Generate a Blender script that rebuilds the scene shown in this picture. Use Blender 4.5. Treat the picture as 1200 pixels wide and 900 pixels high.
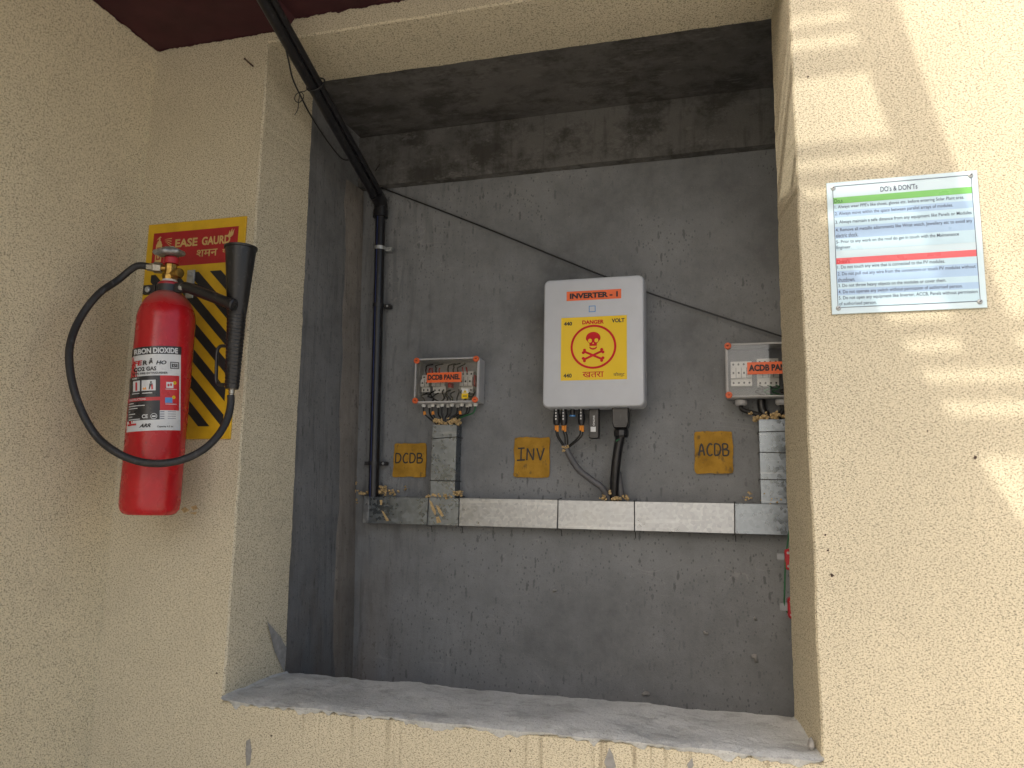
import bpy, math, random
from math import sin, cos, pi, radians, asin, sqrt
from mathutils import Vector, Matrix, noise
from mathutils.geometry import tessellate_polygon
random.seed(7)
for o in list(bpy.data.objects): bpy.data.objects.remove(o)
S = bpy.context.scene
COL = S.collection

# ---------------------------------------------------------------- camera
H, D = 1.5, 1.7                                   # eye height, distance to the front wall (front wall plane is Y = 0)
FOC, YAW, PITCH, ROLL = 907.09, .2773, .1515, .0196
fw = Vector((-sin(YAW)*cos(PITCH), cos(YAW)*cos(PITCH), sin(PITCH)))
rt = Vector((cos(YAW), sin(YAW), 0)); up = rt.cross(fw)
RT = rt*cos(ROLL) + up*sin(ROLL); UP = up*cos(ROLL) - rt*sin(ROLL)
EYE = Vector((0, -D, H))
cd = bpy.data.cameras.new('camera'); cam = bpy.data.objects.new('camera', cd); COL.objects.link(cam)
cd.sensor_fit = 'HORIZONTAL'; cd.sensor_width = 36; cd.lens = FOC/1200*36; cd.clip_start = .02; cd.clip_end = 4000
cam.matrix_world = Matrix(((RT.x, UP.x, -fw.x, EYE.x), (RT.y, UP.y, -fw.y, EYE.y), (RT.z, UP.z, -fw.z, EYE.z), (0, 0, 0, 1)))
S.camera = cam
S.render.resolution_x, S.render.resolution_y = 1024, 768

# ---------------------------------------------------------------- sky, sun, exposure
SUN = Vector((.50, 1.0, -.95)).normalized()        # direction the light travels
elev = asin(-SUN.z); az = math.atan2(-SUN.x, -SUN.y)
w = bpy.data.worlds.new('World'); S.world = w; w.use_nodes = True
nt = w.node_tree; bg = nt.nodes['Background']
sky = nt.nodes.new('ShaderNodeTexSky'); sky.sky_type = 'NISHITA'; sky.sun_disc = False
sky.sun_elevation = elev; sky.sun_rotation = az; sky.dust_density = 5.0; sky.air_density = 1.0; sky.ozone_density = .5
nt.links.new(sky.outputs[0], bg.inputs[0]); bg.inputs[1].default_value = .15
sl = bpy.data.lights.new('sun', 'SUN'); sl.energy = 1.55; sl.angle = radians(.65); sl.color = (1, .93, .82)
so = bpy.data.objects.new('sun', sl); COL.objects.link(so); so.location = (-2, -4, 6)
so.rotation_euler = SUN.to_track_quat('-Z', 'Y').to_euler()
S.view_settings.view_transform = 'Standard'; S.view_settings.look = 'None'
S.view_settings.exposure = .9; S.view_settings.gamma = 1; S.view_settings.use_curve_mapping = False

# ---------------------------------------------------------------- geometry helpers
def px(x, y, Y):                                  # photo pixel -> point on the plane at depth Y
    d = fw*FOC + RT*(x-600) + UP*(450-y)
    return EYE + d*((Y+D)/d.y)
class MB:
    def __init__(s): s.v = []; s.f = []
    def add(s, vs, fs):
        b = len(s.v); s.v += [Vector(q) for q in vs]; s.f += [tuple(b+i for i in f) for f in fs]; return s
    def box(s, x0, x1, y0, y1, z0, z1):
        return s.add([(x0,y0,z0),(x1,y0,z0),(x1,y1,z0),(x0,y1,z0),(x0,y0,z1),(x1,y0,z1),(x1,y1,z1),(x0,y1,z1)],
                     [(0,3,2,1),(4,5,6,7),(0,1,5,4),(1,2,6,5),(2,3,7,6),(3,0,4,7)])
    def bbox(s, x0, x1, y0, y1, z0, z1, b=.002):  # box with chamfered front edges (front is -Y)
        a = [(x0,y1,z0),(x1,y1,z0),(x1,y1,z1),(x0,y1,z1)]
        c = [(x0,y0+b,z0),(x1,y0+b,z0),(x1,y0+b,z1),(x0,y0+b,z1)]
        d = [(x0+b,y0,z0+b),(x1-b,y0,z0+b),(x1-b,y0,z1-b),(x0+b,y0,z1-b)]
        f = [(3,2,1,0),(8,9,10,11)]
        for k in range(4):
            n = (k+1) % 4; f += [(k,n,4+n,4+k),(4+k,4+n,8+n,8+k)]
        return s.add(a+c+d, f)
    def rings(s, rings, cap=True):
        n = len(rings[0]); vs = [p for r in rings for p in r]; fs = []
        for i in range(len(rings)-1):
            for k in range(n):
                m = (k+1) % n; fs.append((i*n+k, i*n+m, (i+1)*n+m, (i+1)*n+k))
        if cap: fs += [tuple(range(n-1,-1,-1)), tuple(range((len(rings)-1)*n, len(rings)*n))]
        return s.add(vs, fs)
    def tube(s, pts, r, n=10, smooth=0, cap=True):
        pts = [Vector(p) for p in pts]
        if smooth: pts = catmull(pts, smooth)
        rr = r if callable(r) else (lambda t: r)
        t0 = (pts[1]-pts[0]).normalized(); u = t0.orthogonal().normalized(); rings = []
        for i, p in enumerate(pts):
            a = pts[max(i-1,0)]; b = pts[min(i+1,len(pts)-1)]; t = (b-a).normalized()
            u = (u - t*u.dot(t)).normalized(); w_ = t.cross(u); q = rr(i/(len(pts)-1))
            rings.append([p + u*cos(2*pi*k/n)*q + w_*sin(2*pi*k/n)*q for k in range(n)])
        return s.rings(rings, cap)
    def lathe(s, prof, o, axis=(0,0,1), n=32, mod=None):
        a = Vector(axis).normalized(); u = a.orthogonal().normalized(); w_ = a.cross(u); o = Vector(o)
        return s.rings([[o + a*z + (u*cos(2*pi*k/n) + w_*sin(2*pi*k/n))*r*(mod(2*pi*k/n) if mod else 1) for k in range(n)] for r, z in prof])
    def prism(s, pts, y0, y1, b=0):               # outline in XZ, counter-clockwise seen from -Y, front at y0
        n = len(pts); c = Vector((sum(p[0] for p in pts)/n, 0, sum(p[1] for p in pts)/n))
        r = [[(x, y1, z) for x, z in pts], [(x, y0+b, z) for x, z in pts]]
        if b: r.append([(x-(x-c.x)/max(abs(x-c.x),1e-6)*b*.7, y0, z-(z-c.z)/max(abs(z-c.z),1e-6)*b*.7) for x, z in pts])
        return s.rings(r)
def catmull(p, n):
    out = []
    for i in range(len(p)-1):
        a, b, c, d = p[max(i-1,0)], p[i], p[i+1], p[min(i+2,len(p)-1)]
        for k in range(n):
            t = k/n; out.append(.5*((2*b)+(c-a)*t+(2*a-5*b+4*c-d)*t*t+(3*b-a-3*c+d)*t**3))
    return out+[p[-1]]
def rrect(x0, x1, z0, z1, r, n=5):
    o = []
    for cx, cz, a0 in ((x0+r,z0+r,pi),(x1-r,z0+r,1.5*pi),(x1-r,z1-r,0),(x0+r,z1-r,.5*pi)):
        o += [(cx+r*cos(a0+k*pi/2/n), cz+r*sin(a0+k*pi/2/n)) for k in range(n+1)]
    return o
def rootloc(o):
    while o.parent: o = o.parent
    return o.location
def mk(name, mb, mat, parent=None, smooth=False, label=None, cat=None, group=None, kind=None):
    me = bpy.data.meshes.new(name); L = rootloc(parent) if parent else Vector((0,0,0))
    me.from_pydata([tuple(v-L) for v in mb.v], [], mb.f); me.validate(); me.update()
    if mat: me.materials.append(mat)
    if smooth:
        me.polygons.foreach_set('use_smooth', [True]*len(me.polygons)); me.set_sharp_from_angle(angle=radians(smooth if smooth is not True else 40))
    o = bpy.data.objects.new(name, me); COL.objects.link(o)
    if parent: o.parent = parent
    tag(o, label, cat, group, kind); return o
def tag(o, label=None, cat=None, group=None, kind=None):
    for k, v in (('label',label),('category',cat),('group',group),('kind',kind)):
        if v: o[k] = v
    return o
def thing(name, loc, label, cat, group=None):
    o = bpy.data.objects.new(name, None); COL.objects.link(o); o.location = loc; o.empty_display_size = .05
    return tag(o, label, cat, group)
def nz(x, y=0., z=0., s=1.): return noise.noise(Vector((x, y, z))*s)

class Frame:                                      # a flat panel: u to the right, v up, w out of the face
    def __init__(s, x0, x1, z0, z1, Y): s.x0, s.x1, s.z0, s.z1, s.Y = x0, x1, z0, z1, Y
    def P(s, u, v, w=0): return Vector((s.x0+(s.x1-s.x0)*u, s.Y-w, s.z0+(s.z1-s.z0)*v))
class Wrap:                                       # a cylinder face seen in pixels of an enlarged view
    def __init__(s, fn): s.fn = fn
    def P(s, u, v, w=0): return s.fn(u, v, w)
TC = {}
def text_geo(t, bold):
    if (t, bold) in TC: return TC[(t, bold)]
    cu = bpy.data.curves.new('t', 'FONT'); cu.body = t; cu.size = 1; cu.resolution_u = 3; cu.offset = bold
    o = bpy.data.objects.new('t', cu); COL.objects.link(o)
    me = bpy.data.meshes.new_from_object(o.evaluated_get(bpy.context.evaluated_depsgraph_get()))
    r = ([v.co.copy() for v in me.vertices], [tuple(p.vertices) for p in me.polygons])
    bpy.data.objects.remove(o); bpy.data.curves.remove(cu); bpy.data.meshes.remove(me)
    TC[(t, bold)] = r; return r
def text(name, t, fr, u0, u1, v0, v1, w, mat, parent, bold=0., shear=0.):
    vs, fs = text_geo(t, bold)
    if not vs: return
    a = min(v.x for v in vs); b = max(v.x for v in vs); c = min(v.y for v in vs); d = max(v.y for v in vs)
    mb = MB(); mb.add([fr.P(u0+(u1-u0)*((v.x-a)/(b-a)+shear*(v.y-c)/(d-c)), v0+(v1-v0)*(v.y-c)/(d-c), w) for v in vs], fs)
    return mk(name, mb, mat, parent)
def decal(name, polys, fr, w, mat, parent, step=None):
    mb = MB()
    for p in polys:
        if step:                                  # subdivide a quad so that it follows a curved face
            (u0, v0), (u1, v1) = p[0], p[2]; n = max(1, int(abs(u1-u0)/step))
            for k in range(n):
                a, b = u0+(u1-u0)*k/n, u0+(u1-u0)*(k+1)/n
                mb.add([fr.P(a,v0,w), fr.P(b,v0,w), fr.P(b,v1,w), fr.P(a,v1,w)], [(0,1,2,3)])
        else: mb.add([fr.P(u, v, w) for u, v in p], [tuple(range(len(p)))])
    return mk(name, mb, mat, parent)
def rect(u0, v0, u1, v1): return [(u0,v0),(u1,v0),(u1,v1),(u0,v1)]
def circ(cu, cv, ru, rv, n=24): return [(cu+ru*cos(2*pi*k/n), cv+rv*sin(2*pi*k/n)) for k in range(n)]
def clip(poly, u0, v0, u1, v1):
    for ax, lim, sg in ((0,u0,1),(0,u1,-1),(1,v0,1),(1,v1,-1)):
        out = []
        for i in range(len(poly)):
            a, b = poly[i-1], poly[i]; ia = (a[ax]-lim)*sg >= 0; ib = (b[ax]-lim)*sg >= 0
            if ia != ib:
                t = (lim-a[ax])/(b[ax]-a[ax]); out.append((a[0]+(b[0]-a[0])*t, a[1]+(b[1]-a[1])*t))
            if ib: out.append(b)
        poly = out
        if not poly: break
    return poly

# ---------------------------------------------------------------- materials
class NT:
    def __init__(s, name):
        s.m = bpy.data.materials.new(name); s.m.use_nodes = True; s.t = s.m.node_tree
        s.b = s.t.nodes['Principled BSDF']; s.co = s.t.nodes.new('ShaderNodeTexCoord').outputs['Object']
        s.geo = s.t.nodes.new('ShaderNodeNewGeometry')
    def n(s, k, **kw):
        o = s.t.nodes.new(k)
        for a, v in kw.items(): setattr(o, a, v)
        return o
    def l(s, a, b): s.t.links.new(a, b)
    def world(s): return s.geo.outputs['Position']
    def map(s, scale=(1,1,1), rot=(0,0,0), src=None):
        m = s.n('ShaderNodeMapping'); m.inputs['Scale'].default_value = scale; m.inputs['Rotation'].default_value = rot
        s.l(src or s.world(), m.inputs[0]); return m.outputs[0]
    def noise(s, scale, detail=2, rough=.5, vec=None, dist=0):
        o = s.n('ShaderNodeTexNoise'); o.inputs['Scale'].default_value = scale; o.inputs['Detail'].default_value = detail
        o.inputs['Roughness'].default_value = rough; o.inputs['Distortion'].default_value = dist; s.l(vec or s.world(), o.inputs[0]); return o.outputs['Fac']
    def voro(s, scale, vec=None, rnd=1):
        o = s.n('ShaderNodeTexVoronoi'); o.inputs['Scale'].default_value = scale; o.inputs['Randomness'].default_value = rnd
        s.l(vec or s.world(), o.inputs[0]); return o
    def ramp(s, fac, *st):
        o = s.n('ShaderNodeValToRGB'); e = o.color_ramp.elements
        while len(e) < len(st): e.new(.5)
        for k, (p, c) in enumerate(st):
            e[k].position = p; e[k].color = (c, c, c, 1) if not hasattr(c, '__len__') else (*c, 1)
        s.l(fac, o.inputs[0]); return o.outputs[0]
    def mix(s, f, a, b, mode='MIX'):
        o = s.n('ShaderNodeMix', data_type='RGBA', blend_type=mode)
        for i, v in ((0, f), (6, a), (7, b)):
            if hasattr(v, 'is_linked'): s.l(v, o.inputs[i])
            else: o.inputs[i].default_value = v if i == 0 else (*v, 1)
        return o.outputs[2]
    def math(s, op, a, b=0., clamp=False):
        o = s.n('ShaderNodeMath', operation=op, use_clamp=clamp)
        for i, v in ((0, a), (1, b)):
            if hasattr(v, 'is_linked'): s.l(v, o.inputs[i])
            else: o.inputs[i].default_value = v
        return o.outputs[0]
    def sep(s, src=None):
        o = s.n('ShaderNodeSeparateXYZ'); s.l(src or s.world(), o.inputs[0]); return o.outputs
    def bump(s, h, strength, dist, prev=None):
        o = s.n('ShaderNodeBump'); o.inputs['Strength'].default_value = strength; o.inputs['Distance'].default_value = dist
        s.l(h, o.inputs['Height'])
        if prev: s.l(prev, o.inputs['Normal'])
        return o.outputs[0]
    def out(s, col=None, rough=None, norm=None, metal=None, spec=None):
        for v, k in ((col,'Base Color'),(rough,'Roughness'),(norm,'Normal'),(metal,'Metallic'),(spec,'Specular IOR Level')):
            if v is None: continue
            if hasattr(v, 'is_linked'): s.l(v, s.b.inputs[k])
            else: s.b.inputs[k].default_value = (*v, 1) if hasattr(v, '__len__') else v
        return s.m
def plain(name, col, rough=.5, metal=0., var=.12, scale=40, bump=0., spec=.5):   # paint/plastic/metal with slight wear
    m = NT(name); f = m.noise(scale, 4, .6)
    c = m.mix(m.ramp(f, (.3,0),(.7,1)), tuple(x*(1-var) for x in col), tuple(min(1,x*(1+var)) for x in col))
    r = m.ramp(m.noise(scale*.6, 3), (.3, max(0,rough-.08)), (.7, min(1,rough+.1)))
    nb = m.bump(m.noise(scale*6, 2), bump, .001) if bump else None
    return m.out(c, r, nb, metal, spec)

def sandcoat(name, base=(.59,.53,.385), streaks=False):
    m = NT(name)
    f1 = m.ramp(m.noise(370, 2, .6, m.map((.62,.62,1), (0,.6,0))), (.54,0),(.61,1))
    f2 = m.ramp(m.noise(520, 1, .5, m.map((1,1,.7), (.3,2.2,.3))), (.55,0),(.66,1))
    f3 = m.ramp(m.noise(480, 1, .5, m.map((1,1,1), (1,2,.4))), (.55,0),(.68,1))
    big = m.noise(2.2, 3, .6)
    c = m.mix(m.ramp(big, (.3,0),(.7,1)), tuple(x*.92 for x in base), tuple(x*1.06 for x in base))
    tr = m.ramp(m.noise(13, 4, .65, m.map((1,1,.55),(0,.3,0))), (.34,0),(.66,1))   # trowel marks and handling grime
    c = m.mix(m.math('MULTIPLY', tr, .22), c, tuple(x*.80 for x in base))
    gm = m.ramp(m.noise(4.3, 5, .7), (.58,0),(.74,1)); c = m.mix(m.math('MULTIPLY', gm, .28), c, (.36,.31,.23))
    c = m.mix(m.math('MULTIPLY', f3, .5), c, tuple(min(.8,x*1.3) for x in base))
    c = m.mix(m.math('MULTIPLY', f2, .6), c, tuple(x*.45 for x in base))
    c = m.mix(m.math('MULTIPLY', f1, .75), c, tuple(x*.28 for x in base))
    if streaks:                                   # run-off marks under the sill
        x, y, z = m.sep()
        st = m.ramp(m.noise(60, 2, .6, m.map((1,1,.03))), (.56,0),(.66,1))
        msk = m.ramp(m.math('SUBTRACT', H-.47, z), (.0,1),(.3,0))
        inx = m.math('MULTIPLY', m.math('GREATER_THAN', x, -1.2), m.math('LESS_THAN', x, .15))
        under = m.math('MULTIPLY', m.math('LESS_THAN', z, H-.47), inx)
        msk = m.math('MULTIPLY', m.math('MULTIPLY', m.math('MULTIPLY', st, m.ramp(big, (.42,0),(.6,1))), msk), under)
        c = m.mix(m.math('MULTIPLY', msk, .6), c, (.16,.12,.07))
    return m.out(c, .88, m.bump(m.noise(300, 2, .6), .5, .0025), spec=.25)
def concrete(name, base=(.176,.183,.186), mode='wall'):
    m = NT(name); x, y, z = m.sep()
    a = m.noise(3.1, 5, .65); b = m.noise(17, 4, .65)
    c = m.mix(m.ramp(a, (.32,0),(.68,1)), tuple(v*.70 for v in base), tuple(v*1.25 for v in base))
    c = m.mix(m.math('MULTIPLY', m.ramp(b, (.38,0),(.66,1)), .4), c, tuple(v*1.3 for v in base))
    gr = m.noise(380, 1, .5); c = m.mix(m.math('MULTIPLY', m.ramp(gr, (.52,0),(.72,1)), .35), c, tuple(v*.6 for v in base))
    bh = m.math('ADD', b, m.math('MULTIPLY', gr, .25))
    # pits pulled a little by the trowel
    if mode in ('wall', 'side'):
        wob = m.math('MULTIPLY', m.math('SUBTRACT', m.noise(85, 2, .6), .5), .42)
        def pits(s, thr, seed, sc, lo):
            v = m.voro(s, m.map(sc, (0,seed,0)))
            near = m.ramp(m.math('ADD', v.outputs['Distance'], wob), (thr*.6,1),(thr,0))
            return m.math('MULTIPLY', near, m.ramp(v.outputs['Color'], (lo,0),(lo+.05,1)))
        dens = m.ramp(a, (.42,.12 if mode == 'wall' else .8),(.56,1))
        pit = m.math('MAXIMUM', pits(46, .20, .05, (1,1,.28), .42), pits(96, .24, -.03, (1,1,.6), .36))
        pit = m.math('MULTIPLY', pit, dens)
        stf = m.ramp(m.noise(48, 3, .6, m.map((1,1,.10))), (.50,0),(.66,1))
        if mode == 'wall': stf = m.math('MULTIPLY', stf, m.ramp(m.math('ADD', x, 1.2), (.05,1),(.5,.12)))
        c = m.mix(m.math('MULTIPLY', stf, .5 if mode == 'wall' else .3), c, tuple(v*.45 for v in base))
        c = m.mix(m.math('MULTIPLY', pit, .55), c, tuple(v*.30 for v in base))
        br = m.math('MULTIPLY', m.ramp(m.math('ADD', x, 1.2), (.02,1),(.28,0)), m.math('MULTIPLY', m.ramp(m.math('SUBTRACT', z, H-.62), (.0,1),(.7,0)), m.ramp(m.noise(7, 3, .6, m.map((1,1,.25))), (.4,0),(.62,1))))
        c = m.mix(m.math('MULTIPLY', br, .7), c, (.15,.115,.08))
        wv = m.voro(55, m.map((1,1,1),(0,.7,0)))   # pale dots and scratches
        wd = m.math('MULTIPLY', m.ramp(wv.outputs['Distance'], (.03,1),(.07,0)), m.ramp(wv.outputs['Color'], (.72,0),(.78,1)))
        c = m.mix(m.math('MULTIPLY', wd, .55), c, (.45,.43,.40))
        sx = m.ramp(m.noise(6, 1, .5, m.map((.6,1,1.6),(0,.5,0)), 1.2), (.495,0),(.5,1),(.505,0))
        c = m.mix(m.math('MULTIPLY', m.math('MULTIPLY', sx, m.ramp(a, (.5,0),(.6,1))), .25), c, (.40,.38,.35))
        bh = m.math('SUBTRACT', bh, m.math('MULTIPLY', stf, .3))
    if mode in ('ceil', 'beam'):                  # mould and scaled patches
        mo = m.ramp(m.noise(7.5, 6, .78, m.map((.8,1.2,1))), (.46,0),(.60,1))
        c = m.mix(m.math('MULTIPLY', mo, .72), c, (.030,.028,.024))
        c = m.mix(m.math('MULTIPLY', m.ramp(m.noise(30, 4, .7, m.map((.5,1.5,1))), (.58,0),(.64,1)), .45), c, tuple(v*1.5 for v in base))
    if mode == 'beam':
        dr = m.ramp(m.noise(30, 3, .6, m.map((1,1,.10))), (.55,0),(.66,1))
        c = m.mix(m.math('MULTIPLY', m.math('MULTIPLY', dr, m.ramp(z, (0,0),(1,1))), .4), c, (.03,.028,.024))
    return m.out(c, .86, m.bump(bh, .5, .006), spec=.3)
def galv(name, c0=(.26,.275,.29), c1=(.39,.405,.42), rough=.32):
    m = NT(name); v = m.voro(110); e = m.ramp(v.outputs['Color'], (.1,0),(.9,1)); n1 = m.noise(11, 4, .65)
    c = m.mix(m.ramp(m.math('ADD', m.math('MULTIPLY', e, .55), m.math('MULTIPLY', n1, .6)), (.2,0),(.95,1)), c0, c1)
    sc = m.ramp(m.noise(30, 2, .6, m.map((.12,1,2.5),(0,.5,0))), (.62,0),(.66,1)); c = m.mix(m.math('MULTIPLY', sc, .15), c, (.6,.62,.63))
    r = m.ramp(m.math('ADD', m.math('MULTIPLY', e, .3), n1), (.4,rough-.06),(.9,rough+.14))
    return m.out(c, r, m.bump(n1, .08, .006), 1.0)
def sillmat(name):
    m = NT(name); c = m.mix(m.ramp(m.noise(8, 6, .65), (.35,0),(.65,1)), (.41,.42,.405), (.57,.58,.56))
    d = m.ramp(m.noise(24, 5, .65, m.map((.5,1,1))), (.54,0),(.60,1)); c = m.mix(m.math('MULTIPLY', d, .5), c, (.29,.29,.275))
    g = m.ramp(m.noise(300, 3), (.55,0),(.7,1)); c = m.mix(m.math('MULTIPLY', g, .4), c, (.14,.14,.135))
    l_ = m.ramp(m.noise(90, 4, .6), (.58,0),(.68,1)); c = m.mix(m.math('MULTIPLY', l_, .5), c, (.50,.51,.49))
    return m.out(c, .9, m.bump(m.noise(75, 5, .7), .9, .007), spec=.25)
def ochre(name):
    m = NT(name); c = m.mix(m.ramp(m.noise(24, 5, .65), (.3,0),(.7,1)), (.25,.135,.014), (.42,.235,.03))
    c = m.mix(m.math('MULTIPLY', m.ramp(m.noise(55, 4, .65, m.map((1,1,.6))), (.58,0),(.66,1)), .75), c, (.11,.075,.03))
    return m.out(c, .8, m.bump(m.noise(150, 4), .4, .002), spec=.25)
def redpaint(name):
    m = NT(name); x, y, z = m.sep()
    f = m.ramp(m.noise(60, 4, .6), (.3,0),(.7,1)); c = m.mix(f, (.38,.009,.013), (.44,.012,.016))
    sf = m.ramp(m.noise(34, 4, .75, m.map((1,1,.5))), (.66,0),(.70,1)); c = m.mix(m.math('MULTIPLY', sf, .55), c, (.16,.03,.03))
    up_ = m.ramp(z, (0,0),(1,1))
    sh = m.math('MULTIPLY', m.math('SUBTRACT', z, H+.456), 26, True)
    dust = m.math('MULTIPLY', sh, m.ramp(m.noise(40, 5, .7), (.3,.35),(.62,1)))
    c = m.mix(m.math('MULTIPLY', dust, .8), c, (.33,.16,.13))
    r = m.math('ADD', m.math('MULTIPLY', dust, .5), m.ramp(m.noise(25,3), (.3,.20),(.7,.30)))
    m.out(c, r, m.bump(m.noise(11, 2), .12, .006)); return m.m
def rubber(name, col=(.018,.018,.019), rough=.55):
    m = NT(name); c = m.mix(m.math('MULTIPLY', m.ramp(m.noise(70, 5, .7, m.map((1,1,.5))), (.56,0),(.72,1)), .5), col, tuple(x*5+.03 for x in col))
    return m.out(c, rough, m.bump(m.noise(200, 3), .2, .001))
def clearlid(name):
    m = NT(name); t = m.t; tr = m.n('ShaderNodeBsdfTransparent'); tr.inputs[0].default_value = (.965,.965,.96,1)
    gl = m.n('ShaderNodeBsdfGlossy'); gl.inputs['Roughness'].default_value = .05
    fr = m.n('ShaderNodeFresnel'); fr.inputs['IOR'].default_value = 1.5
    mx = m.n('ShaderNodeMixShader'); m.l(m.math('ADD', fr.outputs[0], .0), mx.inputs[0]); m.l(tr.outputs[0], mx.inputs[1]); m.l(gl.outputs[0], mx.inputs[2])
    m.l(mx.outputs[0], t.nodes['Material Output'].inputs[0]); return m.m

M = {}
M['sand'] = sandcoat('sand_plaster', streaks=True); M['sand2'] = sandcoat('sand_plaster_lit_side', (.67,.595,.425))  # side wall is the same plaster, colour lightened in place of missing light
M['conc'] = concrete('concrete_wall'); M['conc_side'] = concrete('concrete_side', (.168,.172,.172), 'side')
M['conc_ceil'] = concrete('concrete_ceiling', (.098,.094,.088), 'ceil'); M['conc_beam'] = concrete('concrete_beam', (.108,.106,.10), 'beam')  # base colours darkened in place of missing shade under the lintel; mould is separate
M['brownplaster'] = concrete('brown_plaster', (.185,.17,.15), 'side')
M['sill'] = sillmat('sill_mortar'); M['galv'] = galv('galvanised_steel'); M['galvsky'] = galv('sky_tinted_zinc', (.19,.215,.24), (.26,.29,.32), .28); M['ochre'] = ochre('ochre_paint')  # second zinc is the same metal with a bluish sky reflection painted in
M['maroon'] = plain('maroon_paint', (.046,.013,.016), .7, var=.3, scale=9, bump=.2, spec=.3)
M['maroon_edge'] = plain('maroon_pale', (.16,.07,.07), .8, var=.3, scale=40)
M['red'] = redpaint('red_enamel'); M['hose'] = rubber('hose_rubber'); M['black'] = rubber('black_plastic', (.011,.011,.012), .36)
M['conduit'] = rubber('conduit_black', (.008,.008,.0095), .33); M['blackmetal'] = plain('black_steel', (.018,.018,.02), .4, var=.3)
M['blue'] = plain('blue_stripe', (.012,.025,.11), .6); M['brass'] = plain('brass', (.42,.26,.07), .36, 1., .35, 90)
M['nickel'] = plain('nickel', (.42,.40,.35), .38, 1., .3, 80); M['alu'] = plain('cast_aluminium', (.34,.35,.35), .5, .8, .35, 120, .4)
M['zinc'] = plain('zinc_plate', (.42,.44,.44), .5, .7, .25, 60); M['white'] = plain('white_plastic', (.66,.66,.64), .45, var=.05)
M['redplastic'] = plain('red_plastic', (.36,.012,.02), .4); M['inv'] = plain('inverter_cover', (.47,.495,.53), .42, var=.03, scale=18, bump=.12)
M['chassis'] = plain('inverter_chassis', (.16,.165,.17), .5, .4); M['boxgrey'] = plain('box_grey', (.40,.40,.40), .5, var=.06)
M['boxinner'] = plain('box_inner', (.34,.34,.34), .6, var=.1); M['boxdark'] = plain('box_dark', (.13,.135,.15), .6, var=.15); M['lid'] = clearlid('clear_lid')
M['orange'] = plain('orange_label', (.72,.115,.018), .4, var=.06); M['orangescrew'] = plain('orange_screw', (.60,.10,.02), .45, var=.2, scale=200)
M['ink'] = plain('black_ink', (.012,.012,.014), .55); M['inkgrey'] = plain('grey_ink', (.06,.07,.12), .6)
M['yellow'] = plain('yellow_vinyl', (.72,.49,.012), .4, var=.02, scale=12, spec=.25); M['signyellow'] = plain('sign_yellow', (.60,.365,.010), .5, var=.14, scale=14)
M['signred'] = plain('sign_red', (.34,.010,.014), .45, var=.08); M['dangerred'] = plain('danger_red', (.52,.010,.016), .5, spec=.2)
M['cream'] = plain('cream_ink', (.52,.36,.13), .5); M['labelwhite'] = plain('label_white', (.56,.58,.59), .3, var=.04)
M['labelred'] = plain('label_red', (.46,.02,.025), .3); M['labeldark'] = plain('label_dark', (.022,.022,.024), .28)
M['sky'] = plain('picture_blue', (.08,.25,.55), .4); M['flame'] = plain('picture_orange', (.7,.30,.05), .4)
M['mcb'] = plain('mcb_grey', (.62,.61,.58), .5, var=.06); M['mcbdark'] = plain('mcb_dark', (.03,.03,.03), .5)
M['green'] = plain('green_wire', (.008,.10,.035), .45); M['wire'] = plain('black_wire', (.012,.012,.012), .45)
M['redwire'] = plain('red_wire', (.38,.01,.012), .45); M['ferrule'] = plain('orange_ferrule', (.66,.24,.02), .5)
M['greycable'] = plain('grey_cable', (.085,.085,.09), .5, var=.15); M['foam'] = plain('foam', (.46,.33,.16), .85, var=.35, scale=150, bump=.8)
M['plate'] = plain('laminated_white', (.53,.66,.71), .35, var=.02, scale=6); M['bandlight'] = plain('band_light', (.46,.63,.71), .35, var=.02)
M['banddark'] = plain('band_dark', (.35,.50,.68), .35, var=.02); M['bargreen'] = plain('bar_green', (.17,.47,.11), .3, var=.02); M['barred'] = plain('bar_red', (.68,.11,.12), .3, var=.02)
M['floor'] = plain('terrace_floor', (.50,.475,.43), .85, var=.12, scale=3); M['smear'] = plain('grey_smear', (.25,.245,.23), .85, var=.25, scale=60, bump=.5)
M['rust'] = plain('rusty_steel', (.06,.035,.025), .7, .3); M['steel'] = plain('painted_steel', (.25,.26,.27), .5, .3)

# ---------------------------------------------------------------- setting
mb = MB(); mb.add([(-1500,-1500,0),(1500,-1500,0),(1500,1500,0),(-1500,1500,0)], [(0,1,2,3)])
mk('ground', mb, M['floor'], kind='structure')

XC = -1.567; XL, XR = -1.190, .153; ZS, ZL = H-.476, H+1.238; T = .2263; B = .6
ZSOF, ZSOF2, XSTEP, XSLAB = H+1.266, H+1.296, -1.118, -.25
# front wall with its opening: outline of the hole at the face, at a soft arris and at the back of the reveal
def hole(Y, dx):
    pts = []
    def edge(a, b, n):
        for k in range(n):
            t = k/n; p = Vector(a).lerp(Vector(b), t); q = nz(p.x*9+Y*3, p.z*9, 1.7)*.0022 + nz(p.x*40, p.z*40, Y)*.0016 + max(0, nz(p.x*70, p.z*70, 3)-.45)*.006
            pts.append((p.x+q, Y, p.z+q))
    a = [(-1.192-dx, ZS-dx-.012), (.156+dx, ZS-dx-.012), (.148+dx, ZL+dx), (-1.200-dx, ZL+dx)] if Y < .1 else \
        [(-1.166, ZS-.012), (.1225, ZS-.012), (.1235, ZL), (-1.190, ZL+.004)]
    P = [(x, Y, z) for x, z in a]
    edge(P[0], P[1], 60); edge(P[1], P[2], 120); edge(P[2], P[3], 100); edge(P[3], P[0], 120); return [Vector(p) for p in pts]
h0, h1, h2 = hole(0, .004), hole(.005, 0), hole(T, 0)
OUT = [Vector(p) for p in ((XC,0,0),(4,0,0),(4,0,H+2.4),(XC,0,H+2.4))]
mb = MB(); loops = [OUT, h0]; flat = OUT+h0
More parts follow.
